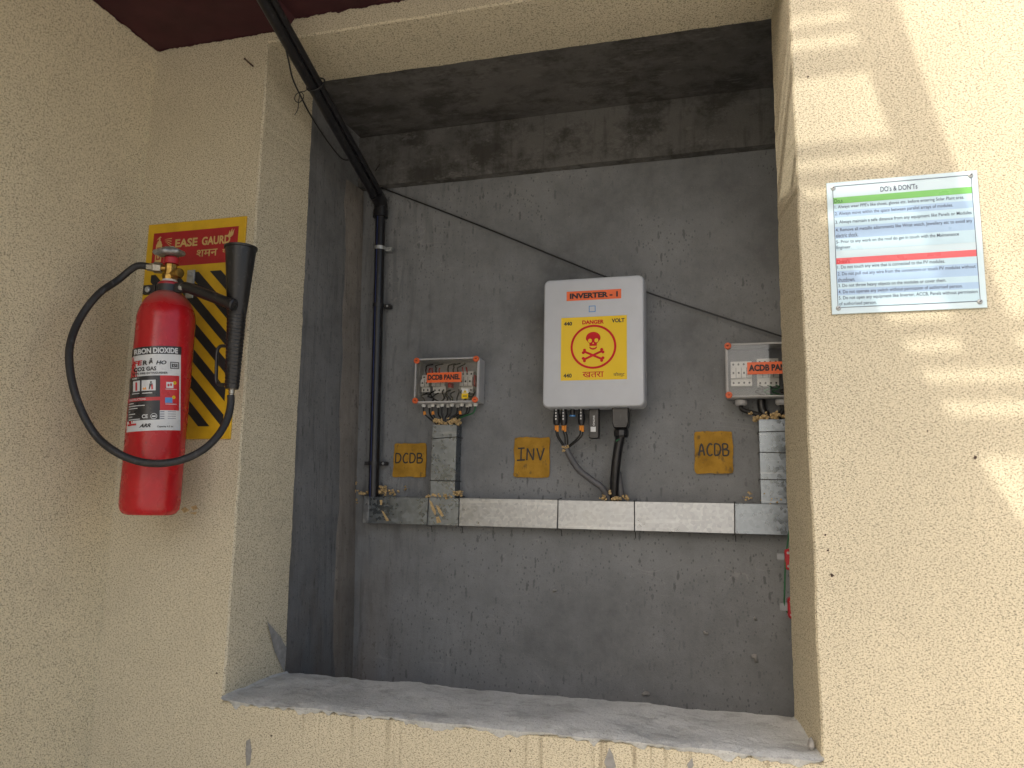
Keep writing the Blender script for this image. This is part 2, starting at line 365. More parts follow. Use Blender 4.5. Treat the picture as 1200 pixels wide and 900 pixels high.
tri = tessellate_polygon([[Vector((p.x,p.z,0)) for p in l_] for l_ in loops])
fs = []
for t in tri:
    a, b, c = [flat[i] for i in t]
    fs.append(t if (b-a).cross(c-a).y < 0 else t[::-1])
mb.add(flat, fs); n = len(h0)
for A, Bq in ((h0,h1),(h1,h2)): mb.add(A+Bq, [(k, n+k, n+(k+1)%n, (k+1)%n) for k in range(n)])
WALL = mk('front_wall', mb, M['sand'], label='beige sand-textured wall with a large rectangular opening into the concrete recess', cat='wall')
def blot(name, pts, y, mat, parent, jit=0):
    m_ = MB(); m_.prism([(p.x, p.z) for p in pts], y-.0016, y+.002); return mk(name, m_, mat, parent)
for x, y, r in ((947,90,.0035),(967,627,.004),(970,645,.004),(975,674,.006),(1143,536,.006),(254,789,.004),(318,862,.004),(598,880,.0035),(1087,505,.003)):
    r *= .55; c = px(x, y, 0); m_ = MB(); m_.prism([(c.x+r*cos(a*.7)*(1+.4*sin(3*a+x)), c.z+r*sin(a*.7)*(1+.4*sin(2*a+y))) for a in range(9)], -.0012, .001); mk('plaster_chip', m_, M['smear'] if r > .005 else M['rust'], WALL)
for pts in ([(289,868),(293,866),(295,880),(293,896),(289,898),(288,882)], [(708,893),(714,876),(718,884),(722,899),(712,903)],
            [(805,896),(811,888),(813,897),(808,903)]):
    blot('mortar_smear', [px(x, y, 0) for x, y in pts][::-1], 0, M['smear'], WALL)
pj = [(-1.1885, .10, H-.33), (-1.184, .155, H-.392), (-1.172, .222, H-.425), (-1.172, .222, H-.33), (-1.1735, .20, H-.385), (-1.18, .15, H-.36)]
mb = MB(); q = [Vector(p)+Vector((.008,0,0)) for p in [(-1.180,.135,H-.318),(-1.178,.175,H-.400),(-1.1715,.219,H-.462),(-1.1705,.2215,H-.40),(-1.175,.193,H-.365)]]
mb.add(q, [(0,1,2,3,4)]); mk('mortar_smear', mb, M['smear'], WALL)

# side wall
mb = MB(); mb.box(XC-.23, XC, -3.2, 0, 0, ZSOF+.03)
mk('side_wall', mb, M['sand2'], label='plain beige textured wall standing at right angles beside the fire extinguisher', cat='wall')
# canopy
CAN = thing('canopy_slab', (-.9,-1.2,ZSOF), 'dark maroon painted slab overhead, meeting the tops of the beige walls', 'canopy')
mb = MB(); mb.box(XC-.23, XSLAB, -2.05, -.001, ZSOF2, ZSOF2+.16); mk('slab', mb, M['maroon'], CAN)
mb = MB(); X0 = XC+.001; mb.add([(X0,-2.05,ZSOF),(XSTEP-.022,-2.05,ZSOF),(XSTEP,-2.05,ZSOF2+.002),(X0,-2.05,ZSOF2+.002),(X0,-.001,ZSOF),(XSTEP-.022,-.001,ZSOF),(XSTEP,-.001,ZSOF2+.002),(X0,-.001,ZSOF2+.002)],
    [(0,3,2,1),(4,5,6,7),(0,1,5,4),(1,2,6,5),(3,0,4,7)]); mk('beam', mb, M['maroon'], CAN)
mb = MB(); mb.tube([(XSTEP-.022+nz(k*.7)*.003, -.004-k*.05, ZSOF+.001) for k in range(36)], lambda t: .006, 6); mk('pale_arris', mb, M['maroon_edge'], CAN)  # paler strip along the step edge
def ragged(name, x0, x1, z, amp):                 # uneven lower edge of the maroon paint on the wall
    m_ = MB(); n_ = int((x1-x0)/.004); top = []; bot = []
    for k in range(n_+1):
        x = x0+(x1-x0)*k/n_; d = amp*(.55+.8*nz(x*30,3)+.5*nz(x*120,5)); top.append((x,-.0025,z+.004)); bot.append((x,-.0025,z-max(.001,d)))
    m_.add(top+bot, [(k, n_+1+k, n_+2+k, k+1) for k in range(n_)]); return mk(name, m_, M['maroon'], CAN)
ragged('paint_edge', XC+.004, XSTEP-.02, ZSOF, .006); ragged('paint_edge', XSTEP, XSLAB, ZSOF2, .008)
mb = MB(); n_ = 600                               # the same on the side wall
tp = [(XC+.0025, -k*.004, ZSOF+.004) for k in range(n_)]; bt = [(XC+.0025, -k*.004, ZSOF-max(.001,.006*(.55+.8*nz(k*.12,8)+.5*nz(k*.5,2)))) for k in range(n_)]
mb.add(tp+bt, [(k+1, n_+k+1, n_+k, k) for k in range(n_-1)]); mk('paint_edge', mb, M['maroon'], CAN)

# concrete recess
XN0, XN1 = -1.158, -1.212                         # side wall of the recess leans a little
def wavy(nx, nz_, fn):
    m_ = MB(); m_.add([fn(i/nx, j/nz_) for j in range(nz_+1) for i in range(nx+1)], [(j*(nx+1)+i, j*(nx+1)+i+1, (j+1)*(nx+1)+i+1, (j+1)*(nx+1)+i) for j in range(nz_) for i in range(nx)]); return m_
ZF, ZC = H-1.0, H+1.232
RW = mk('recess_back_wall', wavy(60, 60, lambda u, v: (-1.3+1.9*u, B+nz(u*8,v*8,3)*.004, ZF+(ZC+.05-ZF)*v)), M['conc'], smooth=True, label='pitted grey concrete back wall of the recess that carries the inverter', cat='wall')
def sx(z): return XN0+(XN1-XN0)*(z-(H-.6))/1.85
mk('recess_side_wall', wavy(14, 60, lambda u, v: (sx(ZF+(ZC+.05-ZF)*v)-.022+.022*u+nz(u*4,v*12,9)*.004, T+.001+(B-T)*u, ZF+(ZC+.05-ZF)*v)), M['conc_side'], smooth=True, label='dark streaked concrete side wall inside the recess next to the black conduit', cat='wall')
mb = MB(); nv = 50; L_, R_ = [], []
for k in range(nv+1):
    z = ZF+(H+1.05-ZF)*k/nv; e = .105+.02*nz(z*3)+.008*nz(z*14); L_.append((sx(z)-.008, B-e, z)); R_.append((sx(z)-.001+.002*nz(z*9), B-e+.012, z))
E_ = [(sx(p[2])+.006, B+.01, p[2]) for p in L_]; m = nv+1
mb.add(L_+R_+E_, [(k, k+1, m+k+1, m+k) for k in range(nv)]+[(m+k, m+k+1, 2*m+k+1, 2*m+k) for k in range(nv)])
mk('corner_plaster', mb, M['brownplaster'], smooth=30, label='smooth brownish plaster strip down the inner corner of the recess', cat='plaster strip')
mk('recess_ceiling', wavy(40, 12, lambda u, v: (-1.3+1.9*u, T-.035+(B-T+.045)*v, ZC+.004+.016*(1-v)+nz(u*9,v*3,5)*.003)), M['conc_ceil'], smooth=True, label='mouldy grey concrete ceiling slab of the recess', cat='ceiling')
zb = H+1.05
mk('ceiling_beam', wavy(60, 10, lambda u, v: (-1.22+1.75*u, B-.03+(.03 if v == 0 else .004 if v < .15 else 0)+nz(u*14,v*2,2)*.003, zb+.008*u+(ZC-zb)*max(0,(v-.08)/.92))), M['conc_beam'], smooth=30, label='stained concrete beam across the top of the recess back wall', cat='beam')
mb = MB(); mb.box(.50, .6, T, B+.05, ZF, ZC+.05); mb.box(-1.3, .6, T+.001, B+.05, ZF-.1, ZF); mb.box(-1.4,.6,T+.001,B+.2,ZC+.052,ZC+.2); mb.box(-1.4,.6,B+.05,B+.2,ZF-.1,ZC+.05); mb.box(-1.4,-1.29,T+.001,B+.05,ZF-.1,ZC+.05); mb.box(-1.4,.6,.06,T-.001,ZF-.1,ZS-.04)
mk('recess_shell', mb, M['conc_side'], kind='structure')
# sill: rough mortar bed, uneven at both edges
nx, ny = 220, 16
def sillpt(u, v):
    x0, x1 = -1.196, .160; y = -.006+(T+.012)*v; k = v
    xl = x0+(.031)*k; xr = x1-(.036)*k; x = xl+(xr-xl)*u
    z = H-.478+.014*v+nz(x*7,y*9,1)*.006+nz(x*30,y*30,2)*.0025+nz(x*80,y*80,4)*.0012
    if v == 0: z -= .006
    if v == 1: z -= .0; y += nz(x*12,7)*.009+nz(x*40,3)*.004
    if v == 0: y += nz(x*20,2)*.003
    if u == 0 or u == 1: z += .004
    return Vector((x, y, z))
rows = [[sillpt(i/nx, j/ny) for i in range(nx+1)] for j in range(ny+1)]
face = []
for q in (1, 0):                                  # broken front lip hanging over the wall face
    r_ = []
    for i in range(nx+1):
        p = rows[0][i]; hang = .004+.022*max(0,nz(p.x*7,4)+.1)+.026*max(0,nz(p.x*23,8)-.1)+.008*nz(p.x*60,1)+.004*nz(p.x*160,3)
        hang *= min(1, i/6, (nx-i)/6)+.1
        r_.append(Vector((p.x, -.0045 if q else -.0012, p.z-hang*(.6 if q else 1))))
    face.append(r_)
back = [Vector((p.x, p.y+.004, p.z-.07+nz(p.x*10,6)*.02)) for p in rows[-1]]
allr = [face[1], face[0]]+rows+[back]
mb = MB(); mb.add([p for r_ in allr for p in r_], [(j*(nx+1)+i, j*(nx+1)+i+1, (j+1)*(nx+1)+i+1, (j+1)*(nx+1)+i) for j in range(len(allr)-1) for i in range(nx)])
mk('window_sill', mb, M['sill'], smooth=35, label='rough grey mortar sill with broken edges at the bottom of the opening', cat='sill')
mb = MB(); c = Vector((.140,.035,ZS+.012)); mb.lathe([(.004,-.012),(.009,-.004),(.007,.006),(.002,.012)], c, n=7, mod=lambda a: 1+.3*sin(2*a)); mk('mortar_crumb', mb, M['smear'], label='small loose mortar crumb on the sill beside the right reveal', cat='crumb')

for x, y, r in ((885,771,.010),(757,813,.009),(650,607+85,.006),(827,742,.006),(945-60,560+165,.005)):   # dried mortar dabs
    c = px(x, y, B-.004); m_ = MB(); m_.lathe([(r*.2,-.004),(r,-.002),(r*.8,.003),(r*.25,.006)], c, (.1,-1,.1), 9, lambda a: 1+.35*sin(2*a+x)+.25*sin(3*a+y)); mk('mortar_dab', m_, M['smear'], RW, 50)
for pts in ([(213,597),(217,594),(222,598),(216,601)], [(224,594),(230,592),(232,596),(227,598)], [(222,601),(231,600),(229,603)]):
    blot('foam_smear', [px(x, y, 0) for x, y in pts][::-1], 0, M['foam'], WALL)
# unseen slats and stringer above the canopy edge, added to shadow the right-hand wall
def shade(x, y, dist): p = px(x, y, 0); return p - SUN*(dist/SUN.y)
FR = thing('shadow_slat_frame', (-.3,-1.4,H+1.6), 'unseen horizontal slats and inclined stringer added to cast bar shadows on the wall', 'shadow caster')
DI = 1.35
def shadow_slat(y0, y1, xa, xb):
    xr = 955 if xa < 900 else 1080; a = shade(xr, y0, DI); b = shade(xr, y1, DI); m_ = MB(); m_.box(shade(xa, y0, DI).x, shade(xb, y0, DI).x, -DI-.003, -DI+.003, b.z, a.z); mk('shadow_slat', m_, M['steel'], FR)
for y0, y1, xb in ((-60,16,1030),(30,42,1010),(59,90,1040),(169,186,1085),(200,219,1095),(234,252,1110),(266,284,1120),(300,318,1135),(336,352,1150)):
    shadow_slat(y0, y1, 850, xb)
for y0, y1, xa in ((378,396,900),(414,432,940),(450,469,960),(490,533,980)): shadow_slat(y0, y1, xa, 1330)
shadow_slat(609, 628, 1100, 1330)
a, b = shade(1008, -40, DI-.05), shade(1163, 410, DI-.05); d = (b-a); hw = .047
mb = MB(); mb.add([(a.x-hw,a.y,a.z),(a.x+hw,a.y,a.z),(b.x+hw,a.y,b.z),(b.x-hw,a.y,b.z),(a.x-hw,a.y+.02,a.z),(a.x+hw,a.y+.02,a.z),(b.x+hw,a.y+.02,b.z),(b.x-hw,a.y+.02,b.z)],
    [(0,1,2,3),(7,6,5,4),(0,4,5,1),(1,5,6,2),(2,6,7,3),(3,7,4,0)]); mk('stringer', mb, M['steel'], FR)

# ---------------------------------------------------------------- fire sign board
SX0, SX1, SZ0, SZ1 = -1.533, -1.224, H+.145, H+.737
SG = thing('fire_sign', (SX0,-.001,SZ0), 'yellow corrugated sign board with red heading and black diagonal stripes behind the extinguisher', 'sign')
mb = MB(); mb.bbox(SX0, SX1, -.006, -.001, SZ0, SZ1, .001); mk('board', mb, M['signyellow'], SG)
F_ = Frame(SX0, SX1, SZ0, SZ1, -.0062)
decal('heading_panel', [rect(.065,.79,.935,.955)], F_, .0002, M['signred'], SG)
AS = (SX1-SX0)/(SZ1-SZ0); pl = []
for k in range(-12, 12):                          # black bands falling to the right
    v = .935-k*.116
    q = clip([(.0,v),(0,v-.058),(1.0,v-.058-AS*1.0),(1.0,v-AS*1.0)], .075, .055, .925, .755)
    if len(q) > 2: pl.append(q[::-1])
decal('stripe', pl, F_, .0002, M['ink'], SG)
text('lettering', 'EASE', F_, .30, .53, .878, .918, .0006, M['cream'], SG, .035); text('lettering', 'GAURD', F_, .575, .86, .878, .918, .0006, M['cream'], SG, .035)
text('lettering', 'अग्नि', F_, .22, .40, .825, .858, .0006, M['cream'], SG, .012); text('lettering', 'शमन', F_, .53, .74, .825, .858, .0006, M['cream'], SG, .012); text('lettering', 'यंत्र', F_, .79, .92, .825, .858, .0006, M['cream'], SG, .012)
decal('pictogram', [rect(.10,.815,.165,.90), [(.105,.90),(.16,.90),(.15,.915),(.115,.915)], rect(.125,.915,.14,.928), [(.10,.92),(.135,.928),(.15,.934),(.135,.938)]], F_, .0006, M['cream'], SG)
decal('pictogram', [rect(.112,.826,.153,.885)], F_, .0009, M['signred'], SG); decal('pictogram', [rect(.122,.832,.143,.878)], F_, .0012, M['cream'], SG)
decal('pictogram', [[(.18,.916+.002*k),(.26,.882+.013*k),(.26,.887+.013*k)] for k in range(4)], F_, .0006, M['cream'], SG)
decal('pictogram', [[(.82,.91),(.86,.905),(.885,.915),(.895,.945),(.875,.928),(.873,.948),(.857,.928),(.848,.94),(.84,.922)]], F_, .0007, M['cream'], SG)

# ---------------------------------------------------------------- fire extinguisher
CY = -.132; cxy = px(178.5, 560, CY); CX, CR = cxy.x, .068
zb_, ztop = px(174, 604, CY-.04).z, px(203, 343, CY).z
EX = thing('fire_extinguisher', (CX,CY,zb_), 'red carbon dioxide fire extinguisher with black hose and horn hung on the wall', 'fire extinguisher')
prof = [(.0005,.004),(.045,.004),(.052,0),(.060,.004),(.066,.014),(CR,.03),(CR,ztop-zb_-.066)]
hs = ztop-zb_
for k in range(1, 9):
    t = k/8; a = t*pi/2*.95; prof.append((CR*(.40+.60*(.72*cos(a)+.28*(1-t))), hs-.066+.066*(.6*sin(a)+.4*t)))
mb = MB(); mb.lathe(prof, (CX,CY,zb_), n=64); BODY = mk('cylinder', mb, M['red'], EX, smooth=50)
def lathe_part(name, prof, o, mat, parent, axis=(0,0,1), n=24, mod=None, sm=35):
    m_ = MB(); m_.lathe(prof, o, axis, n, mod); return mk(name, m_, mat, parent, smooth=sm)
O_ = Vector((CX,CY,ztop-.004))
lathe_part('neck_ring', [(.001,0),(.027,0),(.027,.026),(.0235,.03),(.001,.03)], O_, M['redplastic'], EX)
lathe_part('neck_seal', [(.001,.028),(.021,.028),(.017,.037),(.001,.037)], O_, M['white'], EX)
VZ = O_.z+.036
VALVE = lathe_part('valve', [(.001,0),(.0165,0),(.0165,.012),(.0145,.014),(.0145,.040),(.0115,.043),(.001,.043)], (CX,CY,VZ), M['brass'], EX, n=8, sm=20)
va = Vector((.83,-.25,0)).normalized()
lathe_part('outlet', [(.001,-.022),(.0095,-.022),(.0095,.022),(.012,.023),(.0125,.038),(.011,.041),(.001,.041)], (CX,CY,VZ+.014), M['brass'], VALVE, va, 14)
hv = Vector((-.86,-.3,.05)).normalized(); hp = Vector((CX,CY,VZ+.030))
lathe_part('inlet', [(.001,0),(.008,0),(.008,.03),(.001,.03)], hp, M['brass'], VALVE, hv, 12)
lathe_part('hose_coupling', [(.001,.022),(.0135,.022),(.014,.04),(.0105,.044),(.0095,.058),(.001,.058)], hp, M['nickel'], VALVE, hv, 6, sm=15)
lathe_part('safety_collar', [(.001,.042),(.0185,.042),(.019,.056),(.016,.060),(.001,.060)], (CX,CY,VZ), M['redplastic'], EX, n=20)
HW = lathe_part('handwheel', [(.004,.064),(.020,.062),(.032,.064),(.0355,.069),(.033,.075),(.022,.079),(.014,.083),(.004,.084)], (CX,CY,VZ), M['alu'], EX, (-.03,-.12,1), 48, lambda a: 1+.09*cos(6*a), 60)
lathe_part('spindle', [(.001,.055),(.0065,.055),(.0065,.087),(.001,.087)], (CX,CY,VZ), M['nickel'], HW, n=12)
# printed sheet wrapped round the cylinder; u, v are pixels of an enlarged photo crop
vdir = math.atan2(EYE.x-CX, -(EYE.y-CY))          # bearing of the camera as seen from the axis (0 = straight out of the wall)
def lab(u, v, w=0):
    xp, yp = 135+u/7.5, 395+v/7.5; yl = 395+(v-(u-598)*.075)/7.5
    xc = 192.5-.085*(yp-408); s_ = max(-.995, min(.995, (xp-xc)/38.5)); th = asin(s_)+vdir
    z = px(xc, yl-1.5, CY-.05).z; r_ = CR+.0006+w
    return Vector((CX+r_*sin(th), CY-r_*cos(th), z))
LB = Wrap(lab)
def lrect(name, u0, v0, u1, v1, w, mat, par): return decal(name, [rect(u0, v1, u1, v0)], LB, w, mat, par, 14)
LAB = lrect('label_sheet', 100, 80, 590, 815, 0, M['labelwhite'], BODY)
LP = BODY
lrect('label_band', 128, 78, 594, 148, .0003, M['labeldark'], LP); lrect('label_panel', 108, 335, 400, 720, .0003, M['labeldark'], LP)
lrect('label_panel', 400, 335, 575, 640, .0003, M['labelred'], LP); lrect('label_strip', 110, 522, 400, 552, .0006, M['labelred'], LP); lrect('label_strip', 112, 745, 190, 762, .0006, M['labelred'], LP)
text('label_text', 'RBON DIOXIDE', LB, 165, 560, 140, 92, .0007, M['labelwhite'], LP, .038)
text('label_text', 'FE', LB, 160, 232, 240, 196, .0007, M['labelred'], LP, .038, .1); text('label_text', 'R', LB, 243, 285, 240, 200, .0007, M['labeldark'], LP, .038, .1); text('label_text', 'HO', LB, 362, 452, 240, 205, .0007, M['labeldark'], LP, .038, .1)
decal('label_figure', [circ(318,190,9,9,10), [(300,198),(328,200),(334,232),(318,222),(300,240),(310,215)], [(300,238),(296,215),(310,205),(308,222)]], LB, .0007, M['labeldark'], LP)
text('label_text', 'CO2 GAS', LB, 162, 365, 292, 255, .0007, M['labeldark'], LP, .038); text('label_text', 'TYPE FIRE EXTINGUISHER', LB, 150, 468, 322, 303, .0007, M['labeldark'], LP, .02)
for a in (rect(490,275,570,268), rect(490,222,570,215), rect(490,275,497,215), rect(563,275,570,215)): decal('label_mark', [a], LB, .0007, M['labeldark'], LP)
text('label_text', 'ISI', LB, 505, 556, 262, 230, .0007, M['labeldark'], LP, .04)
for u0, u1 in ((158,220),(235,360)): lrect('label_picture', u0, 372, u1, 465, .0006, M['labelwhite'], LP)
lrect('label_picture', 180, 385, 196, 458, .0009, M['labelred'], LP); decal('label_picture', [[(245,455),(250,432),(262,445),(270,428),(280,455)][::-1]], LB, .0009, M['flame'], LP)
decal('label_picture', [circ(318,392,9,9,10), [(305,403),(332,403),(338,455),(326,455),(318,425),(308,455),(298,455)][::-1]], LB, .0009, M['labeldark'], LP)
lrect('label_picture', 322, 415, 336, 456, .0011, M['labelred'], LP)
text('label_text', 'CARE 1', LB, 150, 210, 358, 342, .0007, M['labelwhite'], LP, .02); text('label_text', 'INSTRUCTIONS', LB, 130, 272, 546, 527, .0009, M['labelwhite'], LP, .02)
for k, (u1, v) in enumerate(((215,480),(330,482),(165,565),(265,588),(200,610),(135,635),(180,658),(155,682),(222,706))): lrect('label_line', 122 if k > 1 else (150,240)[k], v, u1, v+7, .0006, M['labelwhite'], LP)
text('label_text', 'CE', LB, 240, 292, 705, 672, .0007, M['labelwhite'], LP, .02); decal('label_mark', [circ(345,690,30,26,20)], LB, .0006, M['labelwhite'], LP); decal('label_mark', [circ(345,690,25,21,20)], LB, .0008, M['labeldark'], LP); lrect('label_mark', 328, 684, 362, 697, .0010, M['labelwhite'], LP)
lrect('label_picture', 455, 392, 520, 445, .0006, M['labelwhite'], LP); decal('label_picture', [circ(475,420,10,12,10), circ(498,415,9,14,10)], LB, .0009, M['labelred'], LP); lrect('label_picture', 445, 528, 512, 575, .0006, M['sky'], LP)
decal('label_picture', [circ(532,398,16,15,14)], LB, .0008, M['yellow'], LP); decal('label_picture', [circ(524,525,16,15,14)], LB, .0008, M['yellow'], LP); text('label_text', 'B', LB, 526, 539, 405, 391, .001, M['labeldark'], LP); text('label_text', 'C', LB, 518, 531, 532, 518, .001, M['labeldark'], LP)
for v in (452, 583): lrect('label_line', 448, v, 550, v+5, .0006, M['labelwhite'], LP)
lrect('label_picture', 398, 640, 556, 735, .0005, M['labelwhite'], LP)
for k in range(4): lrect('label_line', 402, 650+k*20, 440, 656+k*20, .0008, M['inkgrey'], LP); lrect('label_line', 470, 650+k*20, 545, 654+k*20, .0008, M['inkgrey'], LP)
text('label_text', 'ARR', LB, 215, 318, 785, 752, .0007, M['labeldark'], LP, .05, .15); text('label_text', 'Capacity 4.5 kg', LB, 375, 520, 793, 773, .0007, M['labeldark'], LP, .02)

# horn with ribbed grip, trigger guard and ferrule
HY = -.105; ht, hm, hb = px(282.5,290,HY), px(277,369,HY), px(271.7,456,HY); ax = (ht-hb); hl = ax.length; axn = ax.normalized()
pr_ = [(.001,0),(.0165,0),(.0175,.004)]
nr = 20; gl_ = (hm-hb).length-.006
for k in range(nr):
    z = .006+gl_*k/nr; r_ = .0175+.006*k/nr; pr_ += [(r_,z),(r_+.0012,z+gl_/nr*.25),(r_+.0012,z+gl_/nr*.6),(r_-.0004,z+gl_/nr*.7)]
pr_ += [(.0245,gl_+.008),(.0395,hl-.006),(.0425,hl-.005),(.0435,hl),(.0405,hl+.001),(.036,hl-.004),(.02,hl-.08),(.001,hl-.09)]
HORN = lathe_part('horn', [(r_*.93, z) for r_, z in pr_], hb, M['black'], EX, axn, 36, None, 50)
lathe_part('ferrule', [(.001,-.034),(.0068,-.034),(.0068,-.03),(.0055,-.028),(.0055,-.012),(.007,-.01),(.007,.001),(.001,.001)], hb, M['nickel'], HORN, axn, 16)
mb = MB(); mb.tube([px(x,y,HY-.005) for x, y in ((266,406),(259,405.5),(255,410),(254,420),(253.6,435),(253.5,447),(257,450.5),(266,450.5))], .0042, 8, 4)
mk('trigger_guard', mb, M['black'], HORN, True)
hpts = [(270.5,463,HY),(270.3,474,HY),(266,492,HY-.012),(255,511,HY-.035),(238,527,HY-.06),(216,538,HY-.085),(190,543,HY-.113),(164,541,HY-.13),(138,531,HY-.16),(113,511,HY-.17),(94,478,HY-.185),(83,440,HY-.19),(82,405,HY-.18),(94,373,HY-.15),(115,345,HY-.12),(138,328.5,HY-.072)]
pts = [px(*p) for p in hpts]; pts.append(hp+hv*.085+Vector((0,0,-.001))); pts.append(hp+hv*.05)
mb = MB(); mb.tube(pts, .0088, 14, 6); HOSE = mk('hose', mb, M['hose'], EX, True)

# clamp that holds the extinguisher and the horn arm
CL = thing('extinguisher_bracket', (CX,0,O_.z+.004), 'black steel clamp round the extinguisher neck with an arm that carries the horn', 'bracket')
cz0, cz1 = O_.z+.001, O_.z+.021
mb = MB(); ring = [(CX+.030*cos(a*pi/12), CY+.030*sin(a*pi/12)) for a in range(24)]; ri = [(CX+.0275*cos(a*pi/12), CY+.0275*sin(a*pi/12)) for a in range(24)]
mb.rings([[(x,y,cz0) for x,y in ri],[(x,y,cz0) for x,y in ring],[(x,y,cz1) for x,y in ring],[(x,y,cz1) for x,y in ri]], False); mk('clamp_ring', mb, M['blackmetal'], CL, 40)
for sgn in (-1, 1):
    mb = MB(); e0, e1 = CX+sgn*.028, CX+sgn*.064; mb.box(min(e0,e1), max(e0,e1), CY-.016, CY-.008, cz0-.001, cz1+.002); mk('clamp_ear', mb, M['blackmetal'], CL)
    lathe_part('clamp_bolt', [(.001,0),(.0075,0),(.0075,.003),(.005,.0055),(.001,.006)], (CX+sgn*.049,CY-.016,(cz0+cz1)/2), M['zinc'], CL, (0,-1,0), 12)
mb = MB(); mb.box(CX+.075, CX+.083, CY-.01, -.012, cz0, cz1); mb.box(CX+.04, CX+.083, CY-.008, CY, cz0, cz1); mk('standoff', mb, M['blackmetal'], CL)
w0, w1 = px(223,318,-.012), px(230,346,-.012)
mb = MB(); mb.bbox(w0.x-.010, w0.x+.013, -.012, -.008, w1.z-.006, w0.z+.004, .001); mk('wall_plate', mb, M['zinc'], CL)
lathe_part('screw', [(.001,0),(.006,0),(.005,.003),(.001,.004)], (w0.x+.002,-.012,w0.z-.008), M['zinc'], CL, (0,-1,0), 10)
a0 = Vector((CX+.055, CY-.012, (cz0+cz1)/2)); a1 = px(270,356,HY-.045)
mb = MB(); mb.tube([a0, a0.lerp(a1,.12)+Vector((0,0,.003)), a1], lambda t: .0125+.0015*t, 14, 5); mk('horn_arm', mb, M['black'], CL, 40)
lathe_part('arm_cap', [(.001,-.004),(.0150,-.004),(.0150,.010),(.012,.013),(.007,.0135),(.006,.011),(.001,.011)], a1, M['black'], CL, (a1-a0), 16)

# ---------------------------------------------------------------- safety notice
PX0, PX1, PZ0, PZ1 = .209, .4965, H+.4005, H+.689
PL = thing('safety_notice', (.35,0,PZ0), 'white laminated safety notice with green and red bars screwed to the sunlit wall', 'notice')
mb = MB(); mb.bbox(PX0, PX1, -.005, -.002, PZ0, PZ1, .0008); mk('plate', mb, M['plate'], PL)
F_ = Frame(PX0, PX1, PZ0, PZ1, -.0052)
def row(v): return 1-v
for a, b, mt in ((.17,.222,'bandlight'),(.222,.275,'banddark'),(.275,.345,'bandlight'),(.345,.437,'banddark'),(.437,.528,'bandlight'),(.63,.68,'bandlight'),(.68,.77,'banddark'),(.77,.815,'bandlight'),(.815,.862,'banddark'),(.862,.952,'bandlight')):
    decal('table_row', [rect(.043, row(b), .957, row(a))], F_, .0002, M[mt], PL)
decal('heading_bar', [rect(.043, row(.168), .957, row(.12))], F_, .0003, M['bargreen'], PL); decal('heading_bar', [rect(.043, row(.63), .957, row(.583))], F_, .0003, M['barred'], PL)
decal('border_line', [rect(.04,.045,.044,.965), rect(.956,.045,.96,.965), rect(.04,.965,.96,.969), rect(.04,.045,.96,.049)], F_, .0006, M['inkgrey'], PL)
text('lettering', "DO's & DON'Ts", F_, .365, .61, row(.103), row(.063), .0006, M['inkgrey'], PL, .008)
text('lettering', "Do,s", F_, .05, .105, row(.165), row(.132), .0006, M['ink'], PL); text('lettering', "Dont's", F_, .05, .135, row(.625), row(.595), .0006, M['dangerred'], PL)
for t_, u1, v in (("1. Always wear PPE's like shoes, gloves etc. before entering Solar Plant area.",.905,.195),("2. Always move within the space between parallel arrays of modules.",.83,.247),
    ("3. Always maintain a safe distance from any equipment like Panels or Modules",.945,.312),("4. Remove all metallic adornments like Wrist watch, Jewellery etc to avoid any",.945,.372),("electric shock.",.20,.412),
    ("5- Prior to any work on the roof do get in touch with the Maintenance",.855,.463),("Engineer.",.15,.505),("1. Do not touch any wire that is connected to the PV modules.",.755,.655),
    ("2. Do not pull out any wire from the connectors or touch PV modules without",.945,.705),("shutdown.",.165,.747),("3. Do not throw heavy objects on the modules or cover them.",.755,.793),
    ("4. Do not operate any switch without permission of authorised person.",.855,.84),("5. Do not open any equipment like Inverter, ACCB, Panels without permission",.945,.885),("of authorised person.",.30,.928)):
    text('lettering', t_, F_, .05, u1, row(v+.017), row(v-.015), .0006, M['inkgrey'], PL, .006)
for u, v in ((.045,.955),(.955,.965),(.955,.043),(.045,.043)):
    c = F_.P(u, v); lathe_part('screw', [(.001,0),(.0052,0),(.0048,.002),(.0035,.003),(.0015,.0032),(.001,.002)], c, M['zinc'], PL, (0,-1,0), 14)
    mb = MB(); mb.tube([c+Vector((-.0025,-.0033,-.0015)), c+Vector((.0025,-.0033,.0015))], .0006, 5); mk('screw_slot', mb, M['ink'], PL)

# ---------------------------------------------------------------- inverter
IX0, IX1, IZ0, IZ1, IY = -.5285, -.2315, H+.2735, H+.6585, .48
IV = thing('solar_inverter', (-.38,B,IZ0), 'white solar inverter with an orange name strip and a yellow danger sticker', 'inverter')
mb = MB(); o0 = rrect(IX0, IX1, IZ0, IZ1, .017); cxm, czm = (IX0+IX1)/2, (IZ0+IZ1)/2
def inset(o, d): return [(x-(x-cxm)/abs(IX1-IX0)*2*d, z-(z-czm)/abs(IZ1-IZ0)*2*d) for x, z in o]
mb.rings([[(x,.545,z) for x,z in o0],[(x,.492,z) for x,z in o0],[(x,.4855,z) for x,z in inset(o0,.0012)],[(x,.4815,z) for x,z in inset(o0,.004)],[(x,.48,z) for x,z in inset(o0,.009)]])
mk('cover', mb, M['inv'], IV, smooth=28)
mb = MB(); mb.box(IX0+.018, IX1-.018, .545, B-.004, IZ0+.012, IZ1-.02); mk('chassis', mb, M['chassis'], IV)
F_ = Frame(px(657.8,370,IY).x, px(734.6,370,IY).x, px(696,445.3,IY).z, px(696,371,IY).z, .4795)
decal('danger_sticker', [rect(0,0,1,1)], F_, .0002, M['yellow'], IV)
def du(x, y): return ((x-243)/494, 1-(y-(x-490)*-.02-375)/495)
